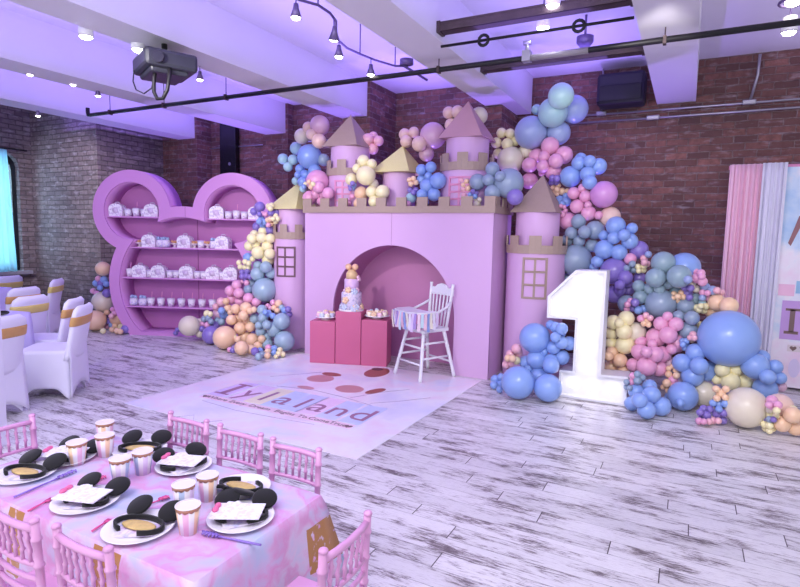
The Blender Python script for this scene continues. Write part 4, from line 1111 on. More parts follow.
def make_band():
    t = thing('ear_headband', '', 'headband')
    # the band lies on its side: an open oval hoop of flat velvet, two round flat ears on one side
    pts = [(0.088 * math.cos(R_(a)), 0.046 * math.sin(R_(a)), 0.0) for a in range(-250, 71, 12)]
    mb = MB(); vs = []; fs = []
    for x, y, z in pts:
        n = Vector((x, y, 0)).normalized()
        vs += [(x, y, 0.0), (x, y, 0.016), (x + n.x * 0.011, y + n.y * 0.011, 0.016), (x + n.x * 0.011, y + n.y * 0.011, 0.0)]
    for i in range(len(pts) - 1):
        for j in range(4): fs.append((4 * i + j, 4 * i + (j + 1) % 4, 4 * i + 4 + (j + 1) % 4, 4 * i + 4 + j))
    fs += [(0, 1, 2, 3), (4 * len(pts) - 4, 4 * len(pts) - 1, 4 * len(pts) - 2, 4 * len(pts) - 3)]
    obj('band', mb.add(vs, fs, True), MVEL, t)
    for sx in (-1, 1):
        m = Matrix.Translation((sx * 0.07, -0.084, 0.028)) @ Matrix.Rotation(-0.42, 4, 'X') @ Matrix.Rotation(sx * 0.1, 4, 'Y')
        obj('ear', MB().lathe([(0, -0.007), (0.042, -0.007), (0.048, 0), (0.042, 0.007), (0, 0.007)], 24, m=m), MVEL, t)
    return t


def make_card():
    t = thing('party_card', '', 'card')
    obj('sheet', MB().box(-0.09, 0.085, -0.056, 0.056, 0, 0.004), MCARD, t)
    obj('scallop_tab', MB().slab(ell(-0.035, 0.058, 0.026, 0.02), 0.0, 0.004), MCARD, t)
    bw = MB().sph((-0.085, 0.0, 0.008), 0.012, 10, 6, (1, 1.5, 0.7)).sph((-0.085, 0.03, 0.008), 0.012, 10, 6, (1, 1.5, 0.7)).sph((-0.085, 0.015, 0.01), 0.007, 8, 6)
    obj('bow', bw, M('pink satin bow', (232, 110, 160), 0.35), t)
    return t


pl0, bd0, cd0 = make_plate(), make_band(), make_card()
MGF = M('gold tissue', (206, 176, 110), 0.4, var=0.3, vscale=50)
seats = [((25, 473), 'ring', -2.95, 'far left front'), ((67, 457), 'card', -2.9, 'at the far left behind the first cup'), ((86, 500), 'card', -2.95, 'beside the gold drip near the left front edge'), ((139, 527), 'ring', -2.95, 'at the front edge before the right near chair'),
         ((140, 449), 'ring', -2.6, 'behind the middle pair of cups'), ((184, 465), 'card', -2.1, 'at the far edge before the left far chair'), ((241, 487), 'ring', 0.15, 'at the far right corner'), ((241, 517), 'card', -2.6, 'at the right end nearest the end chair')]
first = {}
for i, ((px, py), kind, rz, ph) in enumerate(seats):
    p = atZ(px, py, TZ + 0.012); p.z = TZ + 0.001
    def put(src, loc, rot, lab, grp):
        if src.name not in first: first[src.name] = 1; src.location = loc; src.rotation_euler = (0, 0, rot); src['label'] = lab; src['group'] = grp; return src
        return dup(src, loc, rot, lab, grp)
    put(pl0, p, rz, 'white paper plate %s of low table' % ph, 'paper plates on the low table')
    put(bd0, p + Vector((0, 0, 0.012)), rz, 'black velvet eared headband on the plate %s' % ph, 'black eared headbands')
    if kind == 'card': put(cd0, p + Vector((0.0, -0.01, 0.036)), 0.4 + 0.1 * math.sin(i * 2), 'pastel printed party card on the plate %s' % ph, 'party cards')
    else:
        o = obj('tissue_wrap', MB().sph((0, 0, 0.012), 0.07, 14, 8, (1, 0.42, 0.11)), MGF, None, p + Vector((0.0, 0.0, 0.006)), rz); tag(o, 'crumpled gold tissue inside the headband %s' % ph, 'tissue', 'gold tissues')


def stick(px0, px1, col, lab, name, curl=0.0):
    a, b = atZ(*px0, TZ + 0.008), atZ(*px1, TZ + 0.008); d = b - a; n = Vector((-d.y, d.x, 0)).normalized()
    t = thing(name, lab, 'cutlery' if name == 'plastic_fork' else 'straw', a)
    obj('handle', MB().tube([d * k for k in (0, 0.3, 0.6, 0.72)], [0.004, 0.004, 0.003, 0.005], 8), col, t)
    if name == 'plastic_fork':
        for q in (-1.5, -0.5, 0.5, 1.5): obj('tine', MB().tube([d * 0.72 + n * 0.002 * q, d * 0.8 + n * 0.005 * q, d * 1.0 + n * 0.005 * q], 0.0022, 6), col, t)
    else:
        obj('loops', MB().tube([d * (0.72 + 0.28 * k / 24) + n * 0.012 * math.sin(k * 1.3) + Vector((0, 0, 0.006 * abs(math.cos(k * 1.3)))) for k in range(25)], 0.0035, 6), col, t)


MPF = M('purple clear plastic', (140, 110, 200), 0.2, coat=0.5); MKF = M('hot pink plastic', (226, 90, 150), 0.25, coat=0.4)
stick((14, 497), (75, 471), MPF, 'purple curled drinking straw in front of the far left plate', 'curly_straw')
stick((28, 511), (52, 498), MKF, 'pink plastic fork by the gold drip on the left front edge', 'plastic_fork')
stick((92, 531), (110, 519), MKF, 'pink plastic fork between the two front plates', 'plastic_fork')
stick((138, 508), (168, 497), MKF, 'hot pink curled straw behind the front edge plate', 'curly_straw')
stick((261, 545), (202, 533), MPF, 'purple curled drinking straw beside the right end plate', 'curly_straw')
stick((68, 489), (105, 477), MKF, 'hot pink curled straw behind the headband by the gold drip', 'curly_straw')

# ------------------------------------------------------------------ white covered chairs and their tables
def make_cover_chair():
    t = thing('covered_chair', '', 'chair')
    W2, D2, SZ_, H = 0.21, 0.205, 0.45, 0.845
    mb = MB(); rows = 12; N = 64; vs = []
    def sq(a, n=5.0): c, s = math.cos(a), math.sin(a); return (math.copysign(abs(c) ** (2 / n), c), math.copysign(abs(s) ** (2 / n), s))
    for r in range(rows + 1):
        tt = r / rows
        for j in range(N):
            a = 2 * PI * j / N; x, y = sq(a, 5 + 3 * (1 - tt)); cw = abs(math.sin(2 * a)) ** 2.2
            out = 1 + tt * tt * (0.10 * cw - 0.06 * (1 - cw)); lift = tt * (1 - cw) * 0.10
            vs.append((x * W2 * out, y * D2 * out * (1.06 if y < 0 else 1.0), SZ_ * (1 - tt) + lift * tt))
    fs = [(r * N + j, r * N + (j + 1) % N, (r + 1) * N + (j + 1) % N, (r + 1) * N + j) for r in range(rows) for j in range(N)]
    mb.add(vs, fs, True); mb.add([vs[j] for j in range(N)], [tuple(range(N))], False)
    o = obj('seat_cover', mb, MSPX, t); solid(o, 0.004)
    # back: rounded slab leaning backwards
    b = MB(); vs = []; fs = []; RZ = 14; NN = 28
    for r in range(RZ + 1):
        tt = r / RZ; z = 0.36 + (H - 0.36) * tt; yc = -0.185 - 0.10 * tt
        wv = 0.215 - 0.006 * math.sin(tt * PI) if tt < 0.86 else 0.215 * (1 - 0.32 * ((tt - 0.86) / 0.14) ** 2)
        th = 0.03 * (1 if tt < 0.93 else 1 - 0.55 * (tt - 0.93) / 0.07)
        for j in range(NN):
            x, y = sq(2 * PI * j / NN, 4); bow = -0.03 * (1 - x * x)
            vs.append((x * wv, yc + y * th + bow, z))
    fs = [(r * NN + j, r * NN + (j + 1) % NN, (r + 1) * NN + (j + 1) % NN, (r + 1) * NN + j) for r in range(RZ) for j in range(NN)]
    b.add(vs, fs, True); b.add([vs[RZ * NN + j] for j in range(NN)], [tuple(range(NN))], True); b.add([vs[j] for j in range(NN)], [tuple(range(NN - 1, -1, -1))], False)
    obj('back_cover', b, MSPX, t)
    # the cover runs straight from the back down to the rear feet
    dp_ = MB(); vs = []
    for r in range(9):
        tt = r / 8; z = 0.5 * (1 - tt) ; w = 0.213 + 0.025 * tt; y = -0.226 - 0.012 * tt
        for j in range(13):
            u = -1 + 2 * j / 12; vs.append((u * w, y - 0.018 * (1 - u * u) * (1 - tt), z + 0.11 * tt * (1 - u * u) ** 0.8))
    dp_.add(vs, [(r * 13 + j, r * 13 + j + 1, (r + 1) * 13 + j + 1, (r + 1) * 13 + j) for r in range(8) for j in range(12)], True)
    o = obj('rear_drape', dp_, MSPX, t); solid(o, 0.004)
    s_ = MB(); vs = []
    for z, k in ((0.665, 0), (0.675, 0.004), (0.735, 0.004), (0.75, 0)):
        tt = (z - 0.36) / (H - 0.36); yc = -0.185 - 0.10 * tt
        for j in range(NN):
            x, y = sq(2 * PI * j / NN, 4); vs.append((x * (0.216 + k), yc + y * (0.032 + k) - 0.03 * (1 - x * x), z))
    s_.add(vs, [(r * NN + j, r * NN + (j + 1) % NN, (r + 1) * NN + (j + 1) % NN, (r + 1) * NN + j) for r in range(3) for j in range(NN)], True)
    o = obj('sash', s_, MSASH, t, label='gold satin sash'); solid(o, 0.003)
    return t


cc = make_cover_chair(); GW = 'white covered banquet chairs'
wch = [((-5.05, 2.30), R_(102), 'white covered chair with gold sash nearest the camera at left edge', 0), ((-5.19, 2.97), R_(129), 'white covered chair seen sideways, nearest the open floor', 0),
       ((-5.72, 3.22), R_(127), 'white covered chair seen sideways, tucked just behind the nearest sideways one', 0), ((-6.27, 3.18), R_(104), 'white covered chair with yellow sash, back turned, behind the nearer table', 1),
       ((-7.17, 3.6), R_(104), 'white covered chair with gold sash, back turned, at the rear table', 0), ((-8.95, 4.35), R_(104), 'white covered chair with yellow sash beyond the rear table', 1),
       ((-7.95, 4.36), R_(130), 'white covered chair with yellow sash seen edge-on against the brick', 1)]
ysash = None
for i, (xy, rz, lab, yel) in enumerate(wch):
    if i == 0: cc.location = (*xy, 0); cc.rotation_euler = (0, 0, rz); cc['label'] = lab; cc['group'] = GW; o = cc
    else: o = dup(cc, (*xy, 0), rz, lab, GW)
    if yel:
        for c in bpy.data.objects:
            if c.parent == o and c.name.startswith('sash'):
                if ysash is None: ysash = c.data.copy(); ysash.materials[0] = MSASHY
                c.data = ysash; c['label'] = 'yellow satin sash'


def guest_table(x, y, hw, hd, rz, lab, labc, seed):
    t = thing('guest_table', lab, 'table', (x, y, 0), rz)
    obj('tabletop', MB().box(-hw + 0.01, hw - 0.01, -hd + 0.01, hd - 0.01, 0.715, 0.742), MWH, t)
    for sx in (-1, 1):
        for sy in (-1, 1): obj('leg', MB().tube([(sx * (hw - 0.08), sy * (hd - 0.08), 0), (sx * (hw - 0.08), sy * (hd - 0.08), 0.72)], 0.016, 8), MBLK, t)
    c = obj('table_cover', tablecloth(hw, hd, 0.70, 0.03, 0.012, seed, 0.015), MCLOTHW, None, (x, y, 0.746), rz); solid(c, 0.002)
    tag(c, labc, 'tablecloth')


guest_table(-5.92, 2.46, 0.50, 0.42, R_(12), 'guest table at the left edge beside the nearest covered chair', 'lavender cloth over the nearer guest table at left edge', 5)
guest_table(-8.35, 3.55, 0.5, 0.42, R_(12), 'rear guest table below the curtained window', 'lavender cloth over the rear guest table below the window', 6)
for (x, y, z, lab, grp) in ((-5.55, 2.66, 0.748, 'black eared headband on the nearer guest table, right one', 0), (-5.6, 2.36, 0.748, 'black eared headband on the nearer guest table, left one', 0), (-8.05, 3.7, 0.748, 'black eared headband on the rear guest table', 0)):
    dup(bd0, (x, y, z), 0.6 + x, lab, 'black eared headbands')
for (x, y, lab) in ((-5.7, 2.5, 'pink printed card lying on the nearer guest table'), (-8.2, 3.5, 'pink printed card lying on the rear guest table')):
    dup(cd0, (x, y, 0.748), 0.4, lab, 'party cards')
po_ = atZ(2.0, 447, 0)
post = thing('white_post', 'narrow white post at the left picture edge before the covered chairs', 'post', (po_.x, po_.y, 0))
obj('shaft', MB().box(-0.11, 0.012, -0.05, 0.05, 0, 1.12, bev=0.008), MSPX, post, rz=R_(28))
obj('foot', MB().box(-0.12, 0.014, -0.06, 0.06, 0, 0.02), MSPX, post, rz=R_(28))

# ------------------------------------------------------------------ balloons
BC = dict(B=('blue', (114, 150, 224)), S=('slate blue', (120, 142, 172)), T=('grey teal', (118, 148, 164)), A=('pale aqua', (150, 196, 208)), L=('mint cyan', (176, 226, 220)), W=('dusty blue', (132, 150, 206)),
          P=('pink', (228, 146, 190)), K=('salmon pink', (236, 164, 180)), R=('mauve', (208, 156, 184)), D=('blush', (232, 188, 172)), E=('peach', (244, 194, 152)), Y=('pale yellow', (246, 232, 172)), C=('ivory', (226, 212, 186)),
          V=('violet', (110, 86, 180)), Q=('steel blue', (134, 164, 188)), O=('orchid', (204, 126, 202)))
BMESH = {}


def balloon_mesh(k):
    if k in BMESH: return BMESH[k]
    prof = []; N = 16
    for i in range(N + 1):
        a = -PI / 2 + PI * i / N; r = math.cos(a); z = math.sin(a)
        if z < 0: r *= 1 - 0.10 * (-z) ** 2; z *= 1.06
        prof.append((max(r, 0.0), z))
    mb = MB().lathe(prof, 24)
    mb.lathe([(0.03, -1.03), (0.05, -1.09), (0.075, -1.13), (0.0, -1.12)], 8)
    nm, rgb = BC[k]
    rgb = tuple(int(255 - (255 - c) * 0.80) for c in rgb)
    m = M('balloon ' + nm, rgb, 0.3, var=0.02, coat=0.25, sss=0.25)
    BMESH[k] = mb.mesh('balloon', m); return BMESH[k]


CLUS = []   # phrase, group, plane, data


def clus(phrase, group, Y, data): CLUS.append((phrase, group, Y, data))


clus("by the castle's rear left tower", 'balloons on the castle top', 5.98, """319.8,125.5,9.6R 302,136.4,7.5C 308.3,127.5,5.5D 311.5,134.5,5.5D 319,141,7.2D 323.6,160,6S* 296,148.5,6A* 309.6,156.8,12B 283,159,4.5A 293,159.8,5A 288,166.8,4A 300,169,4.7B 314.7,170.9,6.5B 305.3,175,5B 297.7,175,3B 295.7,181,3.5A 302.8,182,4.5B""")
clus('left on the castle battlement', 'balloons on the castle top', 5.78, """317.5,181.3,11P 318.7,187,6P 309.8,197.9,7P 316.2,194,5P 324.5,193.4,5.5P 328.3,193.4,6P 321.3,201,4P 306,184,2.2Y 309,182,2.2E 311,187,2.4E 313,184,2.2Y 304,187,2.2B 307,180,2V 303,189,3A""")
clus('before the middle turret', 'balloons on the castle top', 5.72, """363.4,160.9,6Y 371.7,164,5Y 357,168.5,4Y 366,175.5,9.5Y 351.3,179.4,6Y 371.7,192,6Y 382.6,192,7Y 374.3,201.7,6Y 361.5,193.5,7E* 359.6,203.6,6E* 373.6,184,5C* 350,186.4,2V 354.5,185,2B 352.6,183.5,2.2V 353,188.5,2B 350.5,189,2V 352,196.6,2.5P 349,203,2.4P""")
clus("behind the middle turret's roof", 'balloons on the castle top', 6.2, """368,139.6,6K 378.5,141,5K 373.4,136.4,4K* 372.8,149,5.5K 404.7,134.5,5.8D 413.9,132.6,5.5D 406.2,141.5,6D 432.8,135.8,12.8R 419.4,144,7.5D 426.4,154,7.5R 448.8,112.8,6D 457.7,112,6.3D 451.3,125,6.5D 479,116,8.5C*""")
clus('in the blue castle bunch', 'balloons on the castle top', 5.78, """421.3,169.8,5.5B 430.9,167.2,5.5B 438.3,180.7,8B 427,185.8,7B 421.9,179.4,5B* 428.3,176,3.5B 422,194.7,5.5B 434,194.7,6.5B 424,202,5B* 409.5,180,2.4E 413.6,178.5,2.4E 416,182.5,2.4E 411,184,2.4E 410.4,190.2,2.6V 416,190.2,2.6V 413.6,192.5,2.4V 411,197.9,4.5A 407.9,204,3P""")
clus('right on the castle battlement', 'balloons on the castle top', 5.8, """508.7,183.3,14.5S* 477.5,182,8S 492.5,169,7S 488.7,180,6.3S 500,176.5,4.5S 492.5,192.7,8S 515,197,8V* 461.5,180,2.2K 466.6,181.3,2.2E 463.4,185,2.2E 468,188.3,2.4E 463.4,189.6,2.4K 464,195.3,2.2K 470.5,194.7,2.4B 476,193.4,2.4V 473,191.5,2.2V 475,196.5,2.2B 477,204.3,3.5C 475.6,199,2.2C 479.5,199.8,2.2C""")
clus("behind the castle's rear right tower", 'balloons of the right garland', 6.45, """501.5,133,5Y 510,133.5,4.8Y 496.4,142.8,5.2Y 507.3,144,5.7Y 498,153.6,5Y* 515,141,5Y* 510.5,160,13C 526,151,7C* 530.9,132.6,15.8W 536.6,109.6,5A* 558.5,133,11.5W* 574,109.4,13.5W* 561,96,12.4L 552.8,112.6,14.3A""")
clus("above the right tower's roof", 'balloons of the right garland', 6.42, """536.6,156.2,7.5P* 529.6,165.1,7.5P* 529.6,181,8P* 564,155,8.5P 550,146,8.8P 544.3,156.8,5.8P 556.1,161,7.3P 543,166.4,6.3P 553.2,171.5,8P 541.7,172.8,3P 552.6,178,3V 557,178.5,3V 552,182.4,3V 556.4,181.7,3V 553,187.7,2.3E 558.3,185.6,2.3E 557,189.4,2.6E 562,191.3,3E 553.8,192.6,2E 557,193.9,2E 567.3,190.7,2E 559.6,200.2,4B 566.2,201.8,4B 566,196.4,3B 562,204,3B""")
clus('in the upper blue garland bunch', 'balloons of the right garland', 6.35, """598.5,166.4,8B 578.8,163.2,7B 580.7,159,6B* 589.6,161.3,6B 570.4,176.6,10.3B 587.7,174,7.5B 589.6,182.4,7B""")
clus('in the garland beside the right tower', 'balloons of the right garland', 6.25, """610,217,10D* 603.7,194.5,13O 573.6,193.2,6P 585.4,196.4,6P 582.6,188,3.8P 577,206.4,6.8P 587.9,205,3.2P 588.5,213.4,7.2P 598.7,215.3,3.6P 568,221,8.5P* 561,206,1.8P 564.3,207,1.8P 565.5,210.6,2P 562.3,214,2.8P 594.9,230,9S 578.6,221.3,7.2S 571.3,233,6.2S 584.7,232,6.4S 579,240.9,6S 567.5,240.2,6S* 575.5,260.3,15.5S 592,245.6,6.5S* 567.2,278.2,5S*""")
clus('in the garland above the number 1', 'balloons of the right garland', 6.15, """603.6,235.4,5B* 615.8,225.9,9.3B 632,228.4,5.5B 613.9,238,6.2B 629.8,241.2,7.8B 624,235.2,5.8B 604.5,249.5,9.5B 619,252.3,7.8B 597.3,261.6,6B 594,267,4B* 638.8,250,9V* 613.9,271,13V 630.2,259,6P 626.6,268.4,3S 632.4,264,3S 633.7,269.3,3.5S 638,266.7,2.6Y 638.8,271,2.3Y 643,270,2.8Y 644,266,2.6Y 643.9,258.4,3.2K 644.5,262.5,3K 647.7,264,2.6K 648.3,254.6,3W 614.7,294,9V* 639.6,278,6V* 625.4,277.6,7V 627.3,283,5V 619.6,285,5V 619.8,290,5.5V* 628.7,290.4,5V*""")
clus('in the grey teal garland mound', 'balloons of the right garland', 6.0, """684,268,15B* 663.2,263,11.3T 679,276.4,11.3T 655.6,277.7,9.5T 667.7,283.4,6T 638.7,286,6T 649.8,288.5,5.8T 659.4,289,4.5T 640.2,297,7T 660.7,303.8,14.5S 626.8,303.8,8.5S* 685.6,306.4,8.5S 676.6,291,7T* 694.5,298.8,6T* 630.6,301.3,3P 627.5,304.5,2.8P 626.8,309,2.6P 635,302.6,3.6V 632.6,308.3,3V 638.3,310.2,3.6B 643.4,309,3.6B 674,293.6,2.4E 681,292.6,2.4E 683,297,2.6E 677.5,300.5,2.4E 678,296.5,2.6E 673,298,2.2E 688,279.6,3.5W 691.3,284,3.4C 684.3,284.7,2.6C 696.4,289.2,3.2C 685,288,3V 690.7,288,3V 687.5,292.4,4V 689.4,297.3,3V""")
clus('in the garland by the pink drape', 'balloons of the right garland', 5.98, """694,271.3,3.8P 701,273.2,3.4P 696.6,278.3,4.2P 702.4,281.5,4P 701.7,276.4,3P 705,287.3,4W 712.6,290.4,4W 717,290.4,3K 721.5,292.4,2.8K 702.4,292.4,2.6P 707.5,293,2.6P 708,298,2.8P 702.4,297.8,3W 702.4,302.6,3A 717,302.6,8.3E 729,305.8,8.5E 714.5,311.5,8.5E* 696.6,307.7,3Y 699,310,2.8Y 703.6,310.2,3.2Y 705.6,306.4,3Y 701,306,2.6Y 700,325,3.2Y""")
clus('in the garland right of the number 1', 'balloons of the right garland', 5.85, """635.8,332,9.5C* 612,333,6.5Y* 611.5,343.4,6Y* 613.4,322.3,7.2Y 626.2,318.5,7.7Y 619.2,323,4Y 624,331.7,7.8Y 625,345,9Y 612,352.4,6E* 608.7,356.2,4E 620,360.4,7E 610.9,367,7E* 623.6,370.9,5.3E 640.9,318.5,3.2P 646,315.3,2.8K 647.3,321,3E 650.4,318,2.6K 644,323.6,2.6E 648.5,324.6,2.4E""")
clus('in the pink garland bunch', 'balloons of the right garland', 5.8, """656.2,337,9.5P* 676.6,343.4,9P* 641,342,6P* 669.6,363.9,7R* 661,323.6,7P 676,324.3,7P 667.7,316.3,4.7P 668.3,335,8.5P 671.5,349.2,4.5P 662.6,354.3,8P 655,354.3,8P 639.6,351.7,8P 646.6,352,5.5P 652.4,344,4.8P 658.7,368.3,8P 633.8,365,7P 646.6,366.4,9.5P 692,317.9,7S 678.5,316.6,6S* 688,330.7,9S* 693,334.5,3K 690,337.7,2.4K 692,340.2,2.4E 694.5,338,2.4K 682.4,341,2.6B 686.2,341,2.6B 683,344.5,2.6B 686.8,345,2.6B 685,348,2.6B""")
clus('in the blue bunch below the pinks', 'balloons of the right garland', 5.72, """707,373,8B* 692.4,376.2,10.3B 682,362.8,9B 699.4,366,8.5B 695.6,352.6,9B 682.8,396,14B* 668.7,368.5,2.4E 672.6,366,2.2E 675.8,370.4,2.4E 668.7,374.3,3E 676.4,375.5,3E 673.2,380,4P 666.8,383.2,3.6E 673.2,386,2.4K 663,387,2.2E 668.7,390,3E 676.4,392.2,3.6B 669.6,397.3,4.2B 682.8,396,3.8B 673.2,403.5,3.2B 680.5,403,3.6B 675.8,399,2.2B""")
clus("at the number's right foot", 'balloons of the right garland', 5.36, """649.6,386.4,7B* 631.7,403.6,7B* 661,406.2,9.3B 646.4,410,8.7B 636.2,391.5,7.5B 651.5,394.7,8.5B 639.4,400.2,7.3B 633,376,3.2P 637.5,374.3,3S 642,377.5,3S 637.5,380.7,3.4S 631.7,382,2.8P 626.6,382,2.6S 626.6,387,2.6S 630,388,2.4S""")
clus('at the right end of the garland', 'balloons of the right garland', 5.75, """728.4,338.4,27.5B 708.4,370,9B* 743.5,381.8,8Y* 722.3,369.8,7Y 735.6,369,6.7Y 717,379.6,4.7Y 730.4,381,8.8Y 762,357,7B* 755,366,12.5B 781,386.8,5R* 775,366.8,7B 765,388.5,11B 767.7,377,7.3B 779.9,378,6B 703.4,393.5,12C 746,407.5,19.5C""")
clus('low in front of the ivory pair', 'balloons of the right garland', 5.3, """720.6,393,4E 716,389,3E 726,389,3E 716.8,398.3,3E 725.2,397.5,2.8E 713,403,3B 719,404.4,4B 725.2,403.7,3.2B 719,409.2,2.8B 703.8,409,3.4V 709.9,409,2.8V 716.8,413.4,4.6V 706.8,415.2,3.6V 700,412.5,3V 723.7,413,3.2V 701.5,417,2.4V 723,420.5,3.4V 699.2,421,3P 703.8,421.5,2.6P 713,420.5,3.2K 709,421.6,2.8K 718.3,420.8,2.8K""")
clus('at the far right picture edge', 'balloons of the right garland', 5.25, """779.6,406,12D* 792.6,415.2,8E 795.7,427.4,8E 782,423.6,8E 793.4,409,3Y* 772,400.6,4.5P 773.5,406,4P 778,405,3.5P 769,404.8,3P 769.7,410,3C 776.6,410.6,3Y 771.2,414.6,4Y 776,415,3Y 765,419,3.2V 769.7,419.4,3S 773.5,419.6,2.6V 764.3,424.4,3Y 765.8,428.4,3Y 769.7,425.5,3.2Y 772.7,428.4,2.8Y 769.4,430.8,2.8Y""")
clus("at the number's left foot", 'balloons left of the number', 5.42, """551,325,5B* 555.6,327.3,5.5B* 561.7,328.8,6B* 569.4,343.4,7B* 561.7,357.2,7.5B* 534.8,338,14.8B 553.3,347.5,6.6B 561.7,342.6,6.3B 555.6,337.2,5.3B 561.7,333.4,3.5B 544,351.8,3.5B 526.4,362.5,7B* 551,361,7B* 547.9,387.9,13.5B 518,382.5,16B 536.4,359.5,9.5B 551,365.6,8B 539,376.3,9B 528.7,368.4,3.2B 516.4,348.7,5K 518,352.6,4K* 510.3,354,3.6K 508,358.2,3.2E 512.6,358.7,3.2E 516.4,360.6,3.6Y 506.5,364.4,3.8K 511.4,363.8,2.6K 495.4,379.4,4B 501,377,3.2B 494,385,3.5B 499.6,384.3,3.2B 499.6,389.6,2.8B""")
clus('at the top of the left garland', 'balloons of the left garland', 5.72, """276,213,4V* 271,213,3V* 259.8,207,5.2V 253.8,211.6,3.2V 268.5,206,2.4Y 271.7,205.2,2.4Y 270.4,208.3,2.6Y 262.8,214,2.4P 265.8,214.5,2.2P 259.6,214.5,2.2V 261.5,219.3,3B 264,222,2.8B 259.2,221.6,2.6B 262.8,225.5,2.8B 267.9,220,2.4E 270.4,219,2.4E 271,223.7,2.4E 268.5,225,2.2P 275.6,216,2.4Y 273.4,218.8,2.2Y 277.5,218.9,2.6Y 275.6,221.6,2.4Y 257,226.8,4V* 270.4,230,5V*""")
clus('in the yellow bunch beside the left tower', 'balloons of the left garland', 5.72, """268,260,6Y* 262.8,231.4,4.6Y 254.5,234.6,4.6Y 252,238.5,4.4Y 262,237.8,5.4Y 270.4,238.4,4.8Y 256.4,244,5Y 249.4,246,4.4Y 267.3,246,5.5Y 258.3,252.5,6.6Y 269.8,253.7,5.4Y 248,257.6,4.2B 252.6,258.9,2.4Y 239,262.7,2.4Y 245,261.8,2.4Y 248.7,263.3,2.4Y 240.4,266.8,2.4Y 245,267.2,2.4Y 248.7,267.3,2.4Y""")
clus('in the steel blue bunch beside left tower', 'balloons of the left garland', 5.7, """258.3,265.9,5Q* 252,283,4.5S* 248.7,289.5,5S* 266,267,5.8Q 271,273,5.5Q* 257.7,274,7Q 264.7,290,12Q 242.4,272.2,2.6V 247.5,271.6,2.6V 242.4,276.4,2.6V 246.4,275.8,2.6V 250,276.7,2.4V 245.5,279.8,2.2V 242.4,281.8,2.2P 246.8,283,2.6P""")
clus("by the shelf's lower right side", 'balloons of the left garland', 5.6, """231.5,299,5P* 239.8,301.6,5P* 236.6,285,4.8P 230.2,290.8,4.5P 239,293.3,5.3P 248.7,298.4,5.5P 256.4,302.3,4.7P 221.3,302,4K 215.9,306.8,3K 218.6,314.3,6R* 226,301.3,3E 228,308,3.4E 230.4,312.6,2.6E 224,314.3,4B 221.7,310.8,3.2B 217.2,320.4,2.6Q 221.5,321.8,3.2Q 267.8,305.8,2.2P 272.9,302.5,2.6P 270.3,308,2P 278.6,303.4,3.2E 274.2,307.9,2.6E 277.4,310.6,2.4E 281.8,307.6,2.6Q 284.4,310.4,2.8B 288.2,309.4,2.8V 288.9,314.3,3V""")
clus("on the floor by the left tower", 'balloons of the left garland', 5.5, """237.8,319.4,5.5E* 231.4,320,4.5E* 248,320.4,5E* 235.9,309,5E 246,307.9,5.8E 243.5,315.6,4.3E 250.4,310.8,3E 253.7,309.6,2.8E 258.2,346,4E* 244.8,337.3,7E* 240.3,328.3,6.2E 250.2,327,5E 224.7,337.5,11.3E 252.5,339.8,6.5E 241.6,348,7E 250.5,349.2,4.6E 261.8,339.2,3.5E 262,309.8,5Q 263,318,5.2Q 255,318.7,4.5Q* 258.8,325.5,3.5Q 266.9,325,4Q 260.8,331.5,5.3Q 281.8,321.3,8.3Q 274.4,329.6,7.6Q 284.4,341,10Q 267,337.5,4.5Q* 267.8,344.3,5.3Q 268.4,313.5,3.2B 272.9,316,2.8B 265.4,312.3,2.4B""")
clus("at the left garland's front edge", 'balloons of the left garland', 5.3, """255,351.5,3.6V 260,351,3B 262.6,354.5,2.8S 258.6,356.6,3.2Q 268.4,347.9,3P 267.8,351.7,3E 267.4,355.6,2.8E 274.2,348.4,2.8B 274.2,353,2.6B 279.9,349.8,2.4Y 278.6,353.4,2.4Y 283,354.3,2.4Y 276,356.4,2Y 231.4,339,2.4Y 234.6,337.6,2.4Y 237.8,339.3,2.8E 230,343.8,2.4B 227.2,346.2,2.2P 229.5,349.6,2.2P 232.7,350.4,2.4V 233.7,346.8,2.4V""")
clus('at the foot of the round shelf', 'balloons of the left garland', 5.45, """213.8,327,6V* 211.5,335,9V 189.3,325.9,10C 198.8,324.5,6C* 200.2,332.7,5C 177.7,330,2.2V 175.7,333.2,2.2V 207,313.6,3Y 210.4,314,2.4Y 204.3,319,2.8S 208.5,318.2,2.8S 211,321.6,2.6S 202.9,323.8,2.4P 207.4,325,2.6P 202.2,328.9,2.6V 206.6,331,2.4V""")
clus("by the shelf's left side", 'balloons left of the shelf', 5.36, """118.3,317.8,8E* 103,268.8,7E 102.7,301.7,10C 95.3,320.5,10E 98.4,278.7,2.6P 96,283.3,2.8B 101,283.6,3V 104,279.5,3B 106.5,284,2.6B 100,288,2.4B 93,291,2.4P 96.8,293.5,2.4P 106.8,293.3,3.6V 106.8,312.4,2.4E 113,309.4,2.4P 115.5,313.2,2.6P 111.5,316,2.4K 103.5,317.2,2.4E 104.6,322.4,2.6B 109,321.4,2.6V 111.6,325,2.4B 106.8,326.4,2.2P 101.4,326.6,2.4Y 103,331,2.4Y 112,329.5,2.4E 115,326,2.4E 117.2,330.8,2.6E 121,327,2.6Y 120.4,331.6,2.4E 126,329,4V""")


def fr_zd(d): return d.dot(f_)


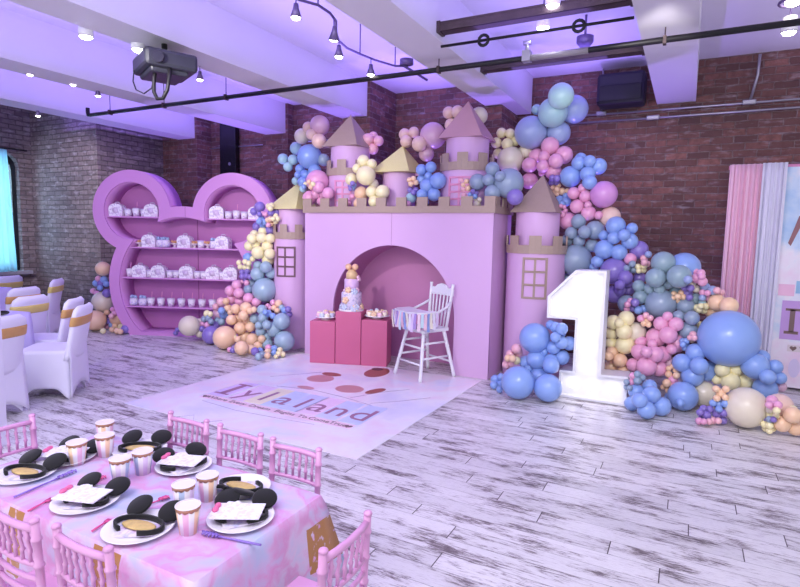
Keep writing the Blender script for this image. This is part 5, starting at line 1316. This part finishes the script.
ALL = []
for ci, (phrase, group, Y0, data) in enumerate(CLUS):
    items = []
    for tok in data.split():
        a, b, c = tok.split(','); back = c.endswith('*'); c = c.rstrip('*'); items.append((float(a), float(b), float(c[:-1]), c[-1], back))
    # far ones first, then the big ones, small ones in front
    items = [(a, b, r * (1.2 if r < 4.6 else 1.03), k, bk) for a, b, r, k, bk in items]
    items.sort(key=lambda q: (not q[4], -round(q[2] / 3.0)))
    done = []
    for (x, y, rp, k, back) in items:
        v = ray(x, y) / F_PX                    # depth 1 along the view axis
        t = (Y0 + (0.06 if back else 0.0)) / v.y
        for _ in range(80):
            Rr = rp * t / F_PX; p = EYE + v * t; ok = p.z >= Rr * 1.04
            if ok:
                for (q, rq) in done:
                    if (p - q).length < 0.80 * (Rr + rq): ok = False; break
            if ok: break
            t *= 0.9965
        done.append((p, Rr)); ALL.append([ci, p, Rr, k, x, y, rp])
ALL.sort(key=lambda q: -q[6])
KEEP, REST = ALL[:300], ALL[300:]
def sizew(R): return 'tiny' if R < 0.036 else 'small' if R < 0.058 else 'medium' if R < 0.095 else 'large' if R < 0.17 else 'giant'
ORD2 = {2: ['upper of two', 'lower of two']}
NUMW = 'one two three four five six seven eight nine ten eleven twelve thirteen fourteen fifteen sixteen seventeen eighteen nineteen twenty'.split()
ORDW = 'first second third fourth fifth sixth seventh eighth ninth tenth eleventh twelfth thirteenth fourteenth fifteenth sixteenth seventeenth eighteenth nineteenth twentieth'.split()
bins = {}
for q in KEEP: bins.setdefault((q[0], q[3], sizew(q[2])), []).append(q)
for (ci, k, sz), qs in bins.items():
    qs.sort(key=lambda q: q[5]); n = len(qs)
    phrase, group = CLUS[ci][0], CLUS[ci][1]
    for i, q in enumerate(qs):
        base = '%s %s balloon %s' % (sz, BC[k][0], phrase)
        if n == 2: base += ', ' + ('upper one', 'lower one')[i]
        elif n > 2: base += ', %s from top' % ORDW[i]
        o = bpy.data.objects.new('balloon', balloon_mesh(k)); COL.objects.link(o)
        o.location = q[1]; o.scale = (q[2],) * 3
        # knot points away from the viewer, into the garland
        away = (q[1] - EYE).normalized() + Vector((random.uniform(-.5, .5), random.uniform(-.3, .3), random.uniform(-.6, .4)))
        o.rotation_euler = away.to_track_quat('-Z', 'Y').to_euler()
        tag(o, base, 'balloon', group)
if REST:
    mb = MB(); mats = []; me = bpy.data.meshes.new('tiny_balloons'); idx = []; keys = sorted({q[3] for q in REST})
    for q in REST:
        n0 = len(mb.f); mb.sph(q[1], q[2], 12, 8); idx += [keys.index(q[3])] * (len(mb.f) - n0)
    me.from_pydata(mb.v, [], mb.f); me.polygons.foreach_set('use_smooth', [True] * len(mb.f))
    for k in keys: me.materials.append(balloon_mesh(k).materials[0])
    me.polygons.foreach_set('material_index', idx); me.update()
    o = bpy.data.objects.new('tiny_balloons', me); COL.objects.link(o)
    tag(o, 'tiniest mixed pastel balloons tucked in clumps among all the garlands', 'balloon', None, 'stuff')
